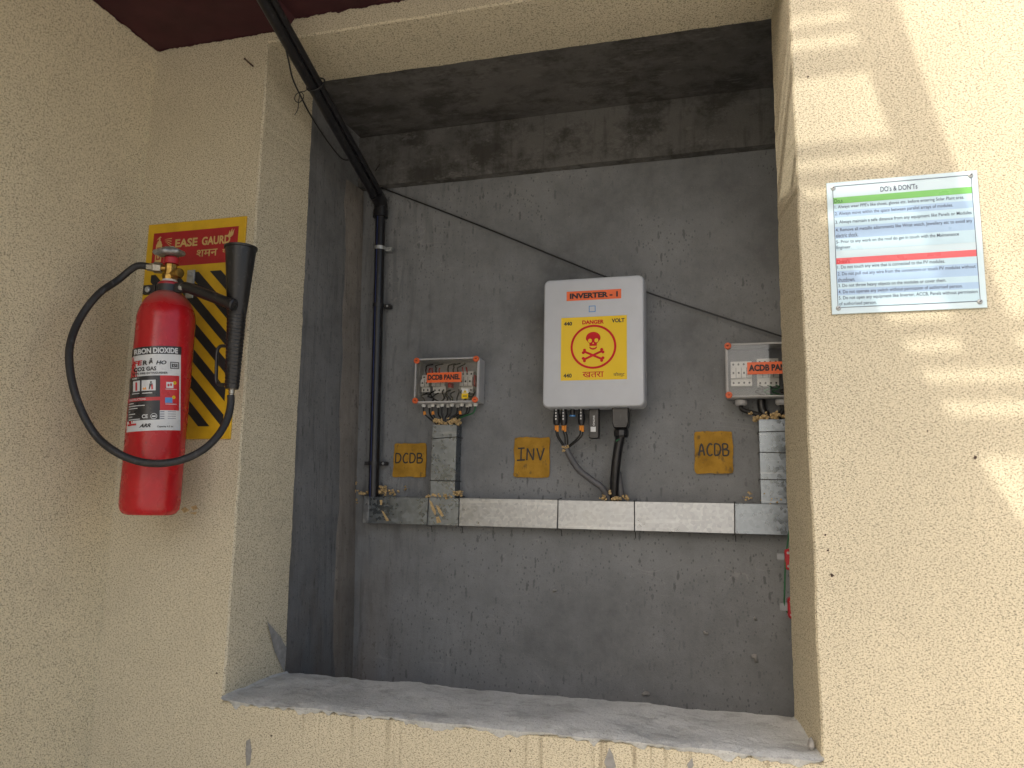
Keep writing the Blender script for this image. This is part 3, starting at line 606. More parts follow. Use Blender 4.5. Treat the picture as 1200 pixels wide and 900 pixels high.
C_ = du(488, 612); ring = []
for k in range(48):
    a, b = 2*pi*k/48, 2*pi*(k+1)/48
    ring.append([(C_[0]+.314*cos(a),C_[1]+.314*sin(a)),(C_[0]+.348*cos(a),C_[1]+.348*sin(a)),(C_[0]+.348*cos(b),C_[1]+.348*sin(b)),(C_[0]+.314*cos(b),C_[1]+.314*sin(b))])
decal('danger_ring', ring, F_, .0006, M['dangerred'], IV)
sk = du(487, 545); sku = [(sk[0]+.112*cos(a)*(1 if sin(a) > -.3 else .9), sk[1]+.10*sin(a)) for a in [2*pi*k/28 for k in range(28)]]
decal('skull', [sku], F_, .0006, M['dangerred'], IV)
j0 = du(487, 600); decal('skull', [[(j0[0]-.06,j0[1]+.06),(j0[0]-.055,j0[1]-.012),(j0[0]+.055,j0[1]-.012),(j0[0]+.06,j0[1]+.06)]], F_, .0007, M['dangerred'], IV)
jw = []; J = du(487, 612)
for k in range(10):
    a, b = pi+pi*k/10, pi+pi*(k+1)/10; jw.append([(J[0]+.042*cos(a),J[1]+.022*sin(a)),(J[0]+.06*cos(a),J[1]+.048*sin(a)),(J[0]+.06*cos(b),J[1]+.048*sin(b)),(J[0]+.042*cos(b),J[1]+.022*sin(b))])
decal('skull', jw, F_, .0006, M['dangerred'], IV)
decal('eye_socket', [circ(*du(463,565),.03,.032,14), circ(*du(511,563),.03,.032,14), [du(480,590),du(494,590),du(487,576)]], F_, .0010, M['yellow'], IV)
for i, (p, q) in enumerate((((418,648),(556,710)),((418,712),(556,645)))):
    a, b = Vector(du(*p)), Vector(du(*q)); d = (b-a).normalized(); n_ = Vector((-d.y, d.x))
    pl = [[a+n_*.017, a-n_*.017, b-n_*.017, b+n_*.017]]
    for e in (a, b):
        for s_ in (-1, 1): pl.append(circ(e.x+n_.x*.022*s_, e.y+n_.y*.022*s_, .024, .024, 10))
    for k, pp in enumerate(pl): decal('crossbone', [pp], F_, .0006+.00025*k+.0004*i, M['dangerred'], IV)
def dt(t_, x0, x1, y0, y1, mt, b): text('lettering', t_, F_, du(x0,y0)[0], du(x1,y0)[0], du((x0+x1)/2,y1)[1], du((x0+x1)/2,y0)[1], .0006, M[mt], IV, b)
dt('440',264,327,412,443,'ink',.045); dt('DANGER',404,567,402,434,'dangerred',.045); dt('VOLT',625,720,394,426,'ink',.04)
dt('440',264,327,820,852,'ink',.03); dt('खतरा',408,566,806,850,'dangerred',.008); dt('वोल्ट',638,720,812,848,'ink',.004)
a, b = px(664,353,IY), px(728,338.5,IY); F2 = Frame(a.x, b.x, a.z, b.z, .4795); decal('name_strip', [rect(0,0,1,1)], F2, .0002, M['orange'], IV)
text('lettering', 'INVERTER - 1', F2, .06, .94, .2, .78, .0006, M['ink'], IV, .05)
a, b = px(690,366,IY), px(698,358,IY); F2 = Frame(a.x, b.x, a.z, b.z, .4795); decal('printed_square', [rect(0,0,1,.12), rect(0,.88,1,1), rect(0,.12,.12,.88), rect(.88,.12,1,.88)], F2, .0002, M['sky'], IV)
# plugs under the inverter
CON = []
for x in (652.5, 661, 681.5):
    p = px(x, 478, .53); z1 = IZ0+.016; z0 = px(x, 498, .53).z
    c = lathe_part('connector', [(.001,z0-z1),(.0085,z0-z1),(.0105,z0-z1+.008),(.0105,-.03),(.0085,-.028),(.0085,-.018),(.0105,-.016),(.0105,0),(.001,0)], (p.x,.53,z1), M['black'], IV, (0,0,1), 12); CON.append((p.x, .53, z0))
    mb = MB()
    for k in range(4): mb.box(p.x-.002, p.x+.0018, .5185, .52, z1-.02-k*.009, z1-.015-k*.009)
    mk('connector_print', mb, M['labelwhite'], c)
p = px(671, 478, .53); lathe_part('connector_stub', [(.001,-.034),(.007,-.034),(.007,-.01),(.009,0),(.001,0)], (p.x,.53,IZ0+.016), M['black'], IV, n=12); lathe_part('blue_ring', [(.001,-.037),(.0095,-.037),(.0095,-.033),(.001,-.033)], (p.x,.53,IZ0+.016), M['sky'], IV, n=12)
a, b = px(690,514,.525), px(702,478,.525); DG = thing('communication_dongle', (a.x,.525,a.z), 'black plug-in dongle hanging under the inverter between the cables', 'dongle')
o0 = rrect(a.x, b.x, a.z, IZ0+.012, .006, 4); mb = MB(); mb.prism(o0, .522, .545, .003); mk('dongle_body', mb, M['black'], DG, 30)
F2 = Frame(a.x, b.x, a.z, b.z, .5218)
text('lettering', 'ONLINE', Wrap(lambda u, v, w: F2.P(.5-(v-.5), u, w)), .42, .75, .40, .58, .0004, M['labelwhite'], DG, .02); 
decal('print_patch', [rect(.2,.22,.7,.38)], F2, .0004, M['labelwhite'], DG)
a, b = px(718,502,.52), px(737,478,.52); AC = thing('mains_plug', ((a.x+b.x)/2,.52,a.z), 'chunky black mains connector plugged into the underside of the inverter', 'connector')
m0 = (a.x+b.x)/2; hw = (b.x-a.x)/2; mb = MB()
mb.prism([(m0-hw*.8,a.z),(m0+hw*.8,a.z),(m0+hw,a.z+.014),(m0+hw,IZ0+.012),(m0-hw,IZ0+.012),(m0-hw,a.z+.014)], .505, .55, .003); mk('housing', mb, M['black'], AC)
mb = MB(); mb.box(m0-hw*.65, m0+hw*.65, .5035, .506, a.z+.008, a.z+.020); mk('latch', mb, M['blackmetal'], AC)
lathe_part('gland_nut', [(.001,-.026),(.018,-.026),(.0215,-.020),(.0215,-.006),(.017,0),(.001,0)], (m0,.53,a.z), M['black'], AC, n=10, sm=20)

# ---------------------------------------------------------------- cables under the inverter
cl = Vector(px(663.5,526,.545))
for i, (x, y, z) in enumerate(CON):
    for s_ in ((-.003,.004) if i else (-.002,.003)):
        a = Vector((x+s_, y, z)); t_ = cl+Vector((.004*(i-1)+s_,0,.004)); mid = a.lerp(t_,.45)+Vector((-.006+.010*i, -.004, -.006))
        w_ = thing('string_cable', a, 'thin black string cable from the inverter plug into the grey hose', 'cable', 'thin cables under the inverter')
        mb = MB(); mb.tube([a, a+Vector((0,0,-.014)), mid, t_], .0023, 7, 5); mk('sheath', mb, M['wire'], w_, True)
        lathe_part('ferrule', [(.001,-.016-(s_>0)*.004),(.0038,-.016-(s_>0)*.004),(.0038,-.002),(.001,-.002)], a, M['ferrule'], w_, n=8)
mb = MB(); mb.tube([px(662,522,.548), px(667,533,.545), px(678,550,.54), px(694,563,.54), px(705,571,.545), px(713,584,.565)], .0095, 12, 6)
mk('hose_cable', mb, M['greycable'], smooth=True, label='thick grey flexible hose curving from the string cables down into the trunking', cat='hose')
mb = MB(); mb.tube([(m0,.53,a.z*0+px(727,508,.53).z), px(724.5,525,.535), px(721,553,.54), px(719.5,584,.565)], .0135, 12, 6)
mk('mains_cable', mb, M['conduit'], smooth=True, label='thick black cable running from the mains connector straight down to the trunking', cat='cable')
mb = MB(); mb.tube([px(724,553,.555), px(726,568,.56), px(728.5,584,.57)], .010, 12, 5)
mk('hose_stub', mb, M['greycable'], smooth=True, label='short grey hose end beside the thick black cable at the trunking', cat='hose')
mb = MB(); mb.tube([px(721.5,517,.512), px(726,514.5,.510)], .002, 6); mk('earth_tape', mb, M['green'], label='scrap of green tape at the gland of the black cable', cat='tape')

# ---------------------------------------------------------------- distribution boxes
def mcb(x0, x1, z0, z1, y, par, slots):
    m_ = MB(); h_ = (z1-z0); m_.box(x0, x1, y, y+.022, z0, z1); m_.box(x0, x1, y-.012, y, z0+h_*.30, z1-h_*.28); b_ = mk('breaker', m_, M['mcb'], par)
    for k in range(slots):
        xx = x0+(x1-x0)*(k+.5)/slots; r_ = (x1-x0)/slots*.2
        for zz in (z0+h_*.12, z1-h_*.12):
            m2 = MB(); m2.prism(circ(xx, zz, r_, r_*1.1, 8), y-.0015, y+.001); mk('terminal_hole', m2, M['mcbdark'], b_)
        m2 = MB(); m2.box(xx-r_*.8, xx+r_*.8, y-.015, y-.011, z0+h_*.46, z0+h_*.54); mk('toggle', m2, M['mcbdark'], b_)
    for k in range(1, slots):
        xx = x0+(x1-x0)*k/slots; m2 = MB(); m2.box(xx-.0006, xx+.0006, y-.0126, y-.0119, z0+h_*.3, z1-h_*.28); mk('joint_line', m2, M['mcbdark'], b_)
    return b_
def enclosure(name, label, x0, x1, z0, z1, yf, title, tu, mcbs):
    t = thing(name, ((x0+x1)/2,B,z0), label, 'electrical box', 'clear-lidded distribution boxes')
    yl_ = yf+.028; th = .004
    mb = MB(); mb.box(x0+.003,x1-.003,B-.008,B-.003,z0+.003,z1-.003); mk('back_plate', mb, M['boxinner' if title[0] == 'D' else 'boxdark'], t)
    mb = MB()
    for a in ((x0+.003,x1-.003,z0+.003,z0+.003+th),(x0+.003,x1-.003,z1-.003-th,z1-.003),(x0+.003,x0+.003+th,z0+.003+th,z1-.003-th),(x1-.003-th,x1-.003,z0+.003+th,z1-.003-th)): mb.box(a[0],a[1],yl_,B-.008,a[2],a[3])
    mk('case', mb, M['boxgrey'], t)
    oo = rrect(x0,x1,z0,z1,.008,4); ii = rrect(x0+.006,x1-.006,z0+.006,z1-.006,.006,4)
    mb = MB(); mb.rings([[(x,yl_,z) for x,z in ii],[(x,yl_,z) for x,z in oo],[(x,yf+.004,z) for x,z in oo],[(x,yf,z) for x,z in rrect(x0+.003,x1-.003,z0+.003,z1-.003,.007,4)],[(x,yf,z) for x,z in ii]], False); mb.rings([[(x,yf,z) for x,z in ii],[(x,yl_,z) for x,z in ii]], False)
    lid = mk('lid_rim', mb, M['boxgrey'], t, 30)
    mb = MB(); mb.prism(rrect(x0+.0062,x1-.0062,z0+.0062,z1-.0062,.006,4), yf+.002, yf+.0045); mk('clear_pane', mb, M['lid'], lid)
    for x, z in ((x0+.008,z0+.008),(x1-.010,z0+.008),(x0+.008,z1-.008),(x1-.010,z1-.008)):
        c = lathe_part('corner_screw', [(.001,-.001),(.0095,-.001),(.0095,.004),(.008,.0055),(.004,.0055),(.0035,.004),(.001,.004)], (x,yf,z), M['orangescrew'], t, (0,-1,0), 16); mb = MB(); mb.tube([(x-.003,yf-.0056,z),(x+.003,yf-.0056,z)], .0009, 5); mk('screw_slot', mb, M['ink'], c)
    F_ = Frame(x0,x1,z0,z1,yf+.0018); u0,u1,v0,v1 = tu
    decal('name_strip', [rect(u0,v0,u1,v1)], F_, .0008, M['orange'], t); text('lettering', title, F_, u0+.03*(u1-u0), u1-.04*(u1-u0), v0+.25*(v1-v0), v1-.2*(v1-v0), .0014, M['ink'], t, .05)
    for (u0_,u1_,v0_,v1_,s_) in mcbs: mcb(x0+(x1-x0)*u0_, x0+(x1-x0)*u1_, z0+(z1-z0)*v0_, z0+(z1-z0)*v1_, B-.034, t, s_)
    return t
DX0, DX1, DZ0, DZ1 = -.956, -.741, H+.300, H+.443
DC = enclosure('dc_distribution_box', 'grey box with clear lid and orange DCDB PANEL strip above a metal duct', DX0, DX1, DZ0, DZ1, .53, 'DCDB PANEL', (.20,.735,.45,.67), [(.06,.19,.28,.66,2),(.235,.44,.26,.72,3),(.67,.86,.25,.72,3)])
rnd = random.Random(4)
for k in range(13):
    x = DX0+.03+k*.0132; zt = DZ0+.035+rnd.uniform(0,.012)
    mb = MB(); mb.tube([(x,B-.03,zt),(x+rnd.uniform(-.012,.012),B-.05,zt-.012),(x+rnd.uniform(-.02,.02),B-.046,DZ0+.018),(x+rnd.uniform(-.006,.006),B-.035,DZ0+.008)], .0022, 6, 4); mk('inner_wire', mb, M['wire'] if k != 11 else M['green'], DC, True)
for k, (u, c) in enumerate(((.12,'wire'),(.17,'redwire'),(.22,'redwire'),(.28,'wire'),(.33,'redwire'),(.47,'wire'),(.55,'wire'),(.62,'wire'),(.70,'redwire'),(.76,'redwire'))):
    x = DX0+(DX1-DX0)*u; z = DZ0+.143*.68; mb = MB(); mb.tube([(x,B-.03,z),(x+.001,B-.04,z+.010),(x+rnd.uniform(-.003,.003),B-.034,z+.019)]+([(x+rnd.uniform(-.01,.02),B-.03,z+.028),(x+.02,B-.025,DZ1-.012)] if c == 'wire' else []), .0022, 6, 4); mk('inner_wire', mb, M[c], DC, True)
mb = MB(); mb.box(DX0+.105,DX0+.117,B-.045,B-.025,DZ0+.052,DZ0+.066); mb.box(DX1-.026,DX1-.022,B-.04,B-.02,DZ0+.055,DZ0+.09); mk('red_block', mb, M['redplastic'], DC)
F_ = Frame(DX0,DX1,DZ0,DZ1,.5318); decal('warning_sticker', [rect(.745,.085,.845,.20)], F_, .0006, M['yellow'], DC); decal('warning_sticker', [rect(.745,.20,.845,.30)], F_, .0006, M['labelwhite'], DC); decal('warning_sticker', [[(.765,.21),(.825,.21),(.795,.285)]], F_, .0010, M['yellow'], DC); decal('warning_sticker', [[(.79,.22),(.80,.22),(.798,.26),(.792,.26)], rect(.765,.13,.825,.15)], F_, .0013, M['ink'], DC)
ff = px(523, 494, .565)
for i, (u, dy) in enumerate(((.12,0),(.17,.022),(.26,0),(.31,.022),(.41,0),(.46,.022),(.56,0),(.61,.022),(.71,0),(.76,.022),(.83,.006),(.92,0))):
    x = DX0+(DX1-DX0)*u; y = .556+dy; z = DZ0+.004
    lathe_part('cable_gland', [(.001,-.013),(.0045,-.013),(.0065,-.010),(.0065,-.003),(.0055,0),(.001,0)], (x,y,z), M['white'], DC, n=10, sm=25)
    a = Vector((x,y,z-.012)); t_ = ff+Vector(((i-5.5)*.0055, rnd.uniform(-.004,.006), 0)); q = a+Vector((.1*(t_.x-a.x),-.003,-.022))
    w_ = thing('box_cable', a, 'thin green earth cable from the DCDB PANEL box into the duct' if i == 11 else 'thin black cable with an orange ferrule from the DCDB PANEL box into the duct' if i in (0,2,8) else 'plain thin black cable from the DCDB PANEL box glands into the duct', 'cable', 'cables under the DCDB PANEL box')
    mb = MB(); mb.tube([a, q, a.lerp(t_,.7)+Vector((0,-.004,-.012 if i < 3 else -.002)), t_+Vector((0,0,-.01))], .0026, 7, 5); mk('sheath', mb, M['green'] if i == 11 else M['wire'], w_, True)
    if i in (0,2,8): mb = MB(); mb.tube([q+Vector((0,0,.006)), q+Vector((.002,-.001,-.004))], .0046, 8); mk('ferrule', mb, M['ferrule'], w_)
AX0, AZ0, AZ1 = px(850,430,.53).x, H+.300, H+.456
ACB = enclosure('ac_distribution_box', 'grey box with clear lid and orange ACDB PANEL strip partly hidden by the reveal', AX0, AX0+.24, AZ0, AZ1, .53, 'ACDB PANEL', (.245,.78,.42,.64), [(.06,.30,.25,.70,4),(.36,.60,.23,.74,4),(.68,.86,.25,.7,3)])
for k in range(5):
    x = AX0+.09+k*.022; mb = MB(); mb.tube([(x,B-.03,AZ0+.04),(x+.01,B-.05,AZ0+.03),(x-.01,B-.045,AZ0+.02),(x+.015,B-.035,AZ0+.01)], .0024, 6, 4); mk('inner_wire', mb, M['green'] if k in (1,2) else M['wire'], ACB, True)
for k, u in enumerate((.17,.62)):
    x = AX0+.24*u; lathe_part('cable_gland', [(.001,-.022),(.013,-.022),(.017,-.017),(.017,-.007),(.013,-.004),(.013,0),(.001,0)], (x,.565,AZ0+.004), M['boxgrey'], ACB, n=12, sm=25)
    t_ = px(899+k*14, 492, .57); mb = MB(); mb.tube([(x,.565,AZ0-.016),(x+.004,.563,AZ0-.03),Vector((x,.565,AZ0)).lerp(t_,.7)+Vector((0,0,-.004)),t_+Vector((0,0,-.01))], .0068, 9, 5)
    mk('box_cable', mb, M['wire'], smooth=True, label=('thick black cable bending from the ACDB PANEL box gland that is beside the ACDB patch', 'thick black cable from the ACDB PANEL box gland that the reveal half hides')[k], cat='cable', group='cables under the ACDB PANEL box')
mb = MB(); x = AX0+.24*.4; mb.tube([(x,.575,AZ0-.0),(x+.002,.575,AZ0-.03),px(905,495,.575)], .012, 10, 4); mk('flexible_conduit', mb, M['black'], smooth=True, label='black flexible conduit stub under the middle of the ACDB PANEL box', cat='conduit')

# ---------------------------------------------------------------- ducts and trunking
def bind(name, pts, par, r_=.0013): m_ = MB(); m_.tube(pts, r_, 6); return mk(name, m_, M['wire'], par)
def duct(label, x0, x1, z0, z1, ties):
    t = thing('vertical_duct', (x0,B,z0), label, 'duct', 'vertical metal ducts')
    m_ = MB(); m_.box(x0+.0015, x1-.0015, .5515, B-.001, z0, z1); mk('channel', m_, M['galvsky'], t)
    m_ = MB(); m_.bbox(x0, x1, .5495, .5513, z0+.001, z1-.002, .0006); m_.box(x0, x0+.0013, .5515, .566, z0+.001, z1-.002); m_.box(x1-.0013, x1, .5515, .566, z0+.001, z1-.002); mk('cover', m_, M['galvsky'], t)
    for z, dz in ties: bind('binding_wire', [(x0-.004,B-.003,z),(x0-.0015,.548,z),(x1+.0015,.548,z+dz),(x1+.003,B-.003,z+dz)], t)
    return t
ZT0, ZT1 = H-.0735, H+.0085
duct('spangled galvanised duct between the DCDB PANEL box and the trunking', -.8955, -.8150, ZT1+.001, H+.234, ((H+.190,.006),(H+.062,-.001)))
duct('spangled galvanised duct below the ACDB PANEL box, partly hidden by the reveal', .0755, .155, ZT1+.001, H+.241, ((H+.206,.002),(H+.150,-.002),(H+.075,0)))
TK = thing('cable_trunking', (-1.12,B,ZT0), 'long horizontal galvanised cable trunking across the recess back wall', 'trunking')
mb = MB(); mb.box(-1.118, .30, .5515, B-.001, ZT0+.0015, ZT1-.0015); mk('channel', mb, M['galv'], TK)
se = [-1.120]+[px(x, 600, .55).x for x in (432,502,538,654,743.5,861)]+[.30]
for k in range(len(se)-1):
    dy = (.0008,-.0004,.0006,0,-.0005,.0004,.0)[k]; mb = MB(); g = .0009
    mb.bbox(se[k]+g, se[k+1]-g, .5488+dy, .5513, ZT0, ZT1+(.001,0,.0005,.001,0,.0005,0)[k], .0006); mb.box(se[k]+g, se[k+1]-g, .5515, .568, ZT1-.0012, ZT1+.0002); mb.box(se[k]+g, se[k+1]-g, .5515, .568, ZT0, ZT0+.0012)
    mk('cover_section', mb, M['galvsky' if k in (1,2,6) else 'galv'], TK)
for k, x in enumerate(se[1:-1]):
    if k: bind('binding_wire', [(x,B-.004,ZT1+.006),(x,.547,ZT1+.003),(x-.002*(k%2),.547,ZT0-.003),(x+(.008 if k < 4 else .001),.56,ZT0-.004),(x+(.009 if k < 4 else .001),.565,ZT0-.022)], TK)

# ---------------------------------------------------------------- conduit run
CD = thing('black_conduit', px(437,580,.565), 'black cable conduit coming down from the canopy into the recess to the trunking', 'conduit')
e0 = px(446.5,238,.56); bt = px(437.5,583,.565); PT = px(302,-18,-.235); PT.z = min(PT.z, ZSOF-.03)
dgn = (PT-e0).normalized()
mb = MB(); mb.tube([bt, e0+Vector((0,0,-.02))], .0165, 16, 2); V_ = mk('vertical_pipe', mb, M['conduit'], CD, True)
mb = MB(); mb.tube([bt+Vector((-.004,-.0160,0)), e0+Vector((-.003,-.0160,-.03))], .0013, 6); mk('blue_stripe', mb, M['blue'], V_)
mb = MB(); mb.tube([e0+Vector((0,0,-.045)), e0+Vector((0,0,-.01)), e0+dgn*.02, e0+dgn*.05], .0235, 18, 5); EL = mk('elbow', mb, M['conduit'], CD, True)
lathe_part('elbow_collar', [(.001,-.01),(.0255,-.01),(.0255,.012),(.001,.012)], e0+Vector((0,0,-.04)), M['conduit'], EL, n=20)
sd = dgn.cross((e0-EYE).normalized()).normalized()
def run(name, off, r_, mt, par, back=0., sag=.0):
    m_ = MB(); n_ = 14; tow = ((EYE-e0).normalized())
    m_.tube([e0+(PT-e0)*(k/n_*1.15)+sd*off+tow*back+Vector((0,0,-sag*sin(pi*k/n_))) for k in range(n_+1)], r_, 14); return mk(name, m_, M[mt], par, True)
P1 = run('sloping_pipe', .007, .0150, 'conduit', CD); P2 = run('sloping_pipe', -.0145, .0095, 'conduit', CD, .004)
run('blue_stripe', .004, .0016, 'blue', P1, .0142); run('stripe_edge', -.020, .0009, 'greycable', P2, .009); run('stripe_edge', .0205, .0010, 'greycable', P1, .006)
for y, mt in ((294,'zinc'),(363,'blackmetal'),(545,'blackmetal')):
    t_ = (y-238)/345; c = e0.lerp(bt, t_); m_ = MB()
    m_.rings([[c+Vector((.019*cos(a*pi/8), .019*sin(a*pi/8)-.001, z)) for a in range(16)] for z in (-.006,.006)], False); s_ = mk('saddle_clip', m_, M[mt], CD, 40)
    m_ = MB(); m_.box(c.x+.017, c.x+.037, B-.030, B-.008, c.z-.006, c.z+.006); mk('clip_foot', m_, M[mt], s_); m_ = MB(); m_.box(c.x-.037 if y > 500 else c.x-.024, c.x-.017, B-.030, B-.008, c.z-.006, c.z+.006); mk('clip_foot', m_, M[mt], s_)
    lathe_part('clip_screw', [(.001,0),(.004,0),(.003,.003),(.001,.003)], (c.x+.028,B-.030,c.z), M['zinc'], s_, (0,-1,0), 10)
tb = e0.lerp(PT, .62); m_ = MB(); u_ = sd; v_ = dgn.cross(sd)
m_.tube([tb+sd*(-.004)+u_*cos(a*pi/8)*.0275+v_*sin(a*pi/8)*.0215 for a in range(17)], .0022, 6); mk('cable_tie', m_, M['wire'], CD)
def wire(name, pts, r_, label, cat='wire', mt='wire', sm=5, group=None): m_ = MB(); m_.tube(pts, r_, 7, sm); return mk(name, m_, M[mt], smooth=True, label=label, cat=cat, group=group)
wire('loose_wire', [px(x,y,Y) for x,y,Y in ((322,0,-.16),(330,35,-.10),(338,70,-.05),(343,92,0),(352,112,.06),(364,135,.14),(380,160,.26),(395,180,.34),(403,187,.36),(412,186,.38),(420,178,.40))], .0024, 'thin black cable hanging loosely along the sloping conduit')
wire('tie_wire', [px(x,y,Y) for x,y,Y in ((362,103,.02),(357,107,.02),(351,108,.02),(346,112,.02),(346,118,.02),(351,120,.02),(356,113,.02),(352,108,.015),(350,118,.02),(349,128,.02),(345,135,.02))], .0012, 'small curled tie wire tail on the sloping conduit')
wire('stub_wire', [px(440,200,.55), px(449,186,.585), px(457,173,.59)], .0016, 'short dark wire rising from the conduit elbow to the beam')
wire('diagonal_wire', [px(447,220,.585), px(560,263.5,.587), px(690,316.5,.588), px(760,343,.588), px(840,369.5,.589), px(935,400,.589)], .0026, 'thin dark wire slanting across the back wall behind the inverter', sm=4)
a, b = px(287,69,-.022), px(297,78,0)
lathe_part('nail', [(.001,0),(.0022,0),(.0022,-(b-a).length),(.001,-(b-a).length)], b, M['rust'], None, (b-a), 8)
nl = bpy.data.objects['nail']; tag(nl, 'small dark nail sticking out of the beige wall above the sign', 'nail')
lathe_part('nail_head', [(.001,0),(.004,0),(.0035,.002),(.001,.003)], a, M['rust'], nl, (a-b), 10)

# ---------------------------------------------------------------- painted name patches
def patch(label, c, word):
    x0, x1, z0, z1 = c[0][0], c[1][0], c[1][1], c[0][1]
    t = thing('painted_patch', (x0,B,z0), label, 'painted sign', 'ochre name patches on the back wall')
    o = []
    R = rrect(x0,x1,z0,z1,.007,3); n_ = len(R)
    for k in range(n_):
        p, q = R[k], R[(k+1)%n_]; m_ = max(1, int(math.hypot(q[0]-p[0],q[1]-p[1])/.004))
        for j in range(m_):
            x, z = p[0]+(q[0]-p[0])*j/m_, p[1]+(q[1]-p[1])*j/m_; o.append((x+nz(x*90,z*90,1)*.0016+nz(x*25,z*25,4)*.003, z+nz(x*90,z*90,7)*.0016+nz(x*25,z*25,9)*.003))
    mb = MB(); mb.prism(o, B-.0065, B-.003); mk('paint', mb, M['ochre'], t)
    n_ = len(word); GL = {'D':[[(0,1),(0,0)],[(0,1),(.6,.92),(.85,.55),(.6,.1),(0,0)]], 'C':[[(.85,.9),(.45,1),(.08,.6),(.15,.15),(.5,0),(.85,.12)]], 'B':[[(0,1),(.02,0)],[(0,1),(.6,.95),(.65,.65),(.1,.52)],[(.1,.52),(.8,.42),(.7,.05),(.02,0)]],
        'A':[[(0,0),(.42,1),(.85,0)],[(.15,.38),(.72,.40)]], 'I':[[(.1,1),(.9,1.02)],[(.5,1),(.48,0)],[(0,.0),(.95,.04)]], 'N':[[(0,0),(.05,1)],[(.05,1),(.75,.02)],[(.75,.02),(.8,1)]], 'V':[[(0,1),(.42,0)],[(.42,0),(.85,1.02)]]}
    u0, u1, v0, v1 = c[2]
    for i, ch in enumerate(word):
        mb = MB()
        for st in GL[ch]:
            pts = [Vector((x0+(x1-x0)*(u0+(u1-u0)*(i+a*.85)/n_), B-.0066, z0+(z1-z0)*(v0+(v1-v0)*b+.03*nz(i*3.1,2)))) for a, b in st]
            mb.tube(pts, .0024, 7, 5 if len(pts) > 2 else 2)
        mb.v = [Vector((v.x, B-.0066+(v.y-B+.0066)*.3, v.z)) for v in mb.v]; mk('brushed_letter', mb, M['ink'], t)
def pc(x0, y0, x1, y1, r): a, b = px(x0,y0,B-.006), px(x1,y1,B-.006); return ((a.x,a.z),(b.x,b.z),r)
patch('ochre painted patch reading DCDB beside the black conduit', pc(462,519.5,498.5,559.5,(.07,.95,.42,.70)), 'DCDB')
patch('ochre painted patch reading INV below the inverter', pc(603,512.5,644,559.5,(.08,.92,.42,.72)), 'INV')
patch('ochre painted patch reading ACDB below the ACDB PANEL box', pc(813,505.5,859.5,555,(.12,.95,.42,.70)), 'ACDB')

# ---------------------------------------------------------------- earthing insulators half hidden by the reveal
for i, (y0, y1, lab_) in enumerate(((643,668,'red busbar insulator just under the right end of the trunking'),(700,725,'lower red busbar insulator on the recess wall, joined by a green wire'))):
    Y = .42; c = px(923.5+i*3.5, (y0+y1)/2, Y)
    t = thing('busbar_insulator', c, lab_, 'insulator'); h_ = (px(926,y0,Y).z-px(926,y1,Y).z)/2
    mb = MB(); mb.prism(rrect(c.x-.008, c.x+.045, c.z-h_, c.z+h_, .009), Y-.008, Y+.02, .003); mk('body', mb, M['redplastic'], t, 30)
    for s_ in (-1, 1): lathe_part('bolt', [(.001,0),(.0035,0),(.003,.003),(.001,.003)], (c.x+.0,Y-.008,c.z+s_*h_*.62), M['zinc'], t, (0,-1,0), 8)
    mb = MB(); mb.box(c.x-.026, c.x-.0085, Y-.002, Y+.012, c.z-.007+.006*(1-i), c.z+.011+.002*(1-i)); mk('terminal', mb, M['steel'], t)
    mb = MB(); mb.box(c.x+.045, .51, Y+.0, Y+.016, c.z-.012, c.z+.012); mk('support_bar', mb, M['steel'], t)
wire('earth_wire', [px(925,622,.43), px(922.5,640,.42), px(920.5,660,.415), px(919.5,690,.415), px(919.5,710,.42), px(923,718,.425)], .0022, 'thin green earth wire linking the two red insulators', mt='green')

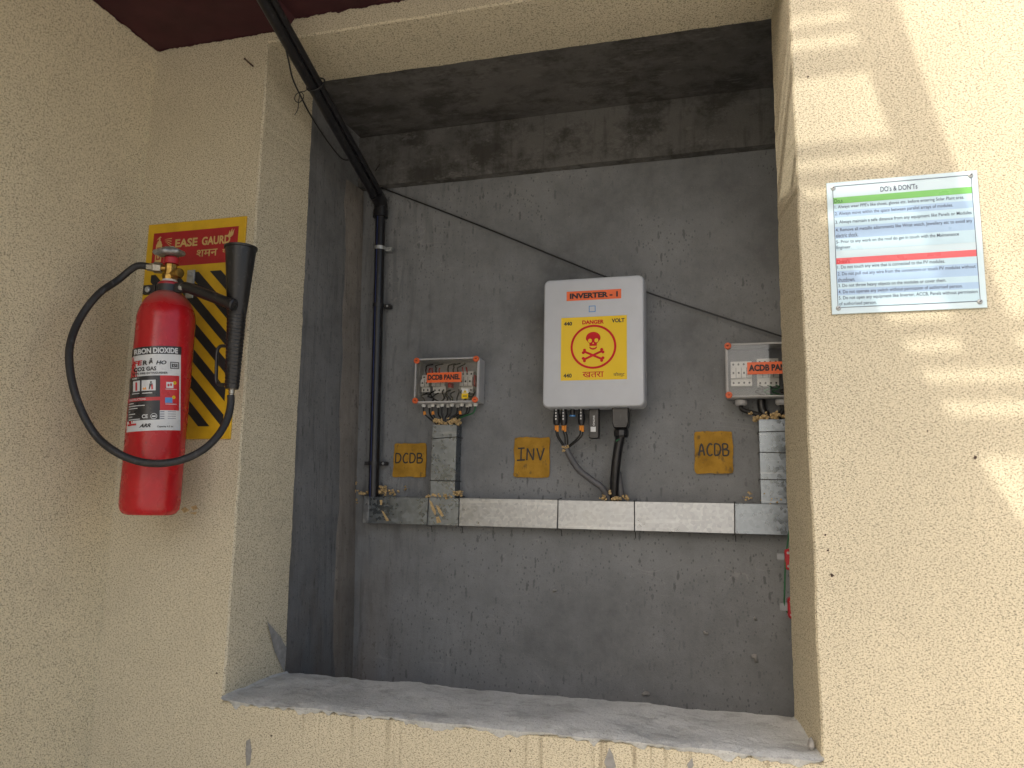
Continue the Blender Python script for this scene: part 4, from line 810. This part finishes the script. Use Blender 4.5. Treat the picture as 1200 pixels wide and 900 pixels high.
# ---------------------------------------------------------------- crumbs of expanding foam
def foam(label, spots, Y, seed, size=.009):
    r_ = random.Random(seed); mb = MB()
    for x, y, n_, sp in spots:
        c = px(x, y, Y)
        for k in range(int(n_*1.6)):
            q = c+Vector((r_.gauss(0,sp), r_.uniform(-.008,.006), r_.gauss(0,sp*.45))); s_ = size*r_.uniform(.25,.62); ph = r_.uniform(0,6)
            mb.lathe([(s_*.15,-s_*.8),(s_*.8,-s_*.4),(s_,.1*s_),(s_*.7,s_*.6),(s_*.15,s_*.85)], q, (r_.uniform(-1,1),r_.uniform(-1,1),1), 7, lambda a: 1+.25*sin(2*a+ph)+.15*sin(3*a))
    mk('foam_sealant', mb, M['foam'], smooth=60, label=label, cat='foam', group='foam sealing the trunking')
foam('beige foam crumbs round the foot of the black conduit', [(428,578,10,.008),(446,575,12,.008),(447,571,8,.005),(455,577,12,.012),(439,581,6,.006)], .575, 1)
foam('beige foam lumps sealing the top of the duct under the DCDB PANEL box', [(514,494,18,.009),(522,496,14,.014),(533,493,18,.008),(537,497,6,.004)], .562, 2, .010)
foam('beige foam lumps at the foot of the duct below the DCDB PANEL box', [(510,580,16,.008),(522,581,12,.010),(537,578,16,.008),(503,582,6,.004)], .556, 3)
foam('beige foam crumbs where the inverter cables enter the trunking', [(709,583,7,.007),(715,578,5,.004),(722,583,12,.008),(733,583,8,.007),(720,572,3,.003)], .553, 4)
foam('beige foam lump binding the thin cables below the inverter', [(664,524,10,.005),(660,528,4,.003)], .538, 5, .007)
foam('beige foam lumps sealing the top of the duct under the ACDB PANEL box', [(897,489,16,.010),(908,488,18,.012),(886,490,8,.006),(880,484,4,.004)], .562, 6, .010)
foam('beige foam crumbs at the foot of the duct below the ACDB PANEL box', [(900,586,16,.014),(912,586,12,.010),(878,584,6,.008),(879,578,4,.004)], .556, 7, .006)
def smear(spots, Y, par):
    for pts in spots:
        m_ = MB(); m_.prism([(px(x,y,Y).x, px(x,y,Y).z) for x, y in pts][::-1], Y-.0008, Y+.001); mk('foam_smear', m_, M['foam'], par)
smear([[(503,586),(506,588),(511,600),(510,604),(506,597)],[(511,592),(514,593),(520,604),(518,606),(514,600)],[(511,606),(514,605),(517,612),(512,613)],[(447,598),(450,600),(456,610),(453,611)],[(445,586),(448,586),(448,591),(446,592)]], .5480, TK)
FS = thing('foam_specks', px(416,566,.588), 'scattered foam specks on the concrete beside the trunking end', 'foam', 'foam sealing the trunking')
for i, (x, y) in enumerate([(415,556),(416,566),(418,574),(419,588),(476,571)]):
    c = px(x, y, .594)
    for k in range(3):
        mb = MB(); mb.lathe([(.001,-.003),(.004,0),(.001,.003)], c+Vector((rnd.uniform(-.005,.005),0,rnd.uniform(-.008,.008))), n=6, mod=lambda a: 1+.3*sin(2*a)); mk('speck', mb, M['foam'], FS)
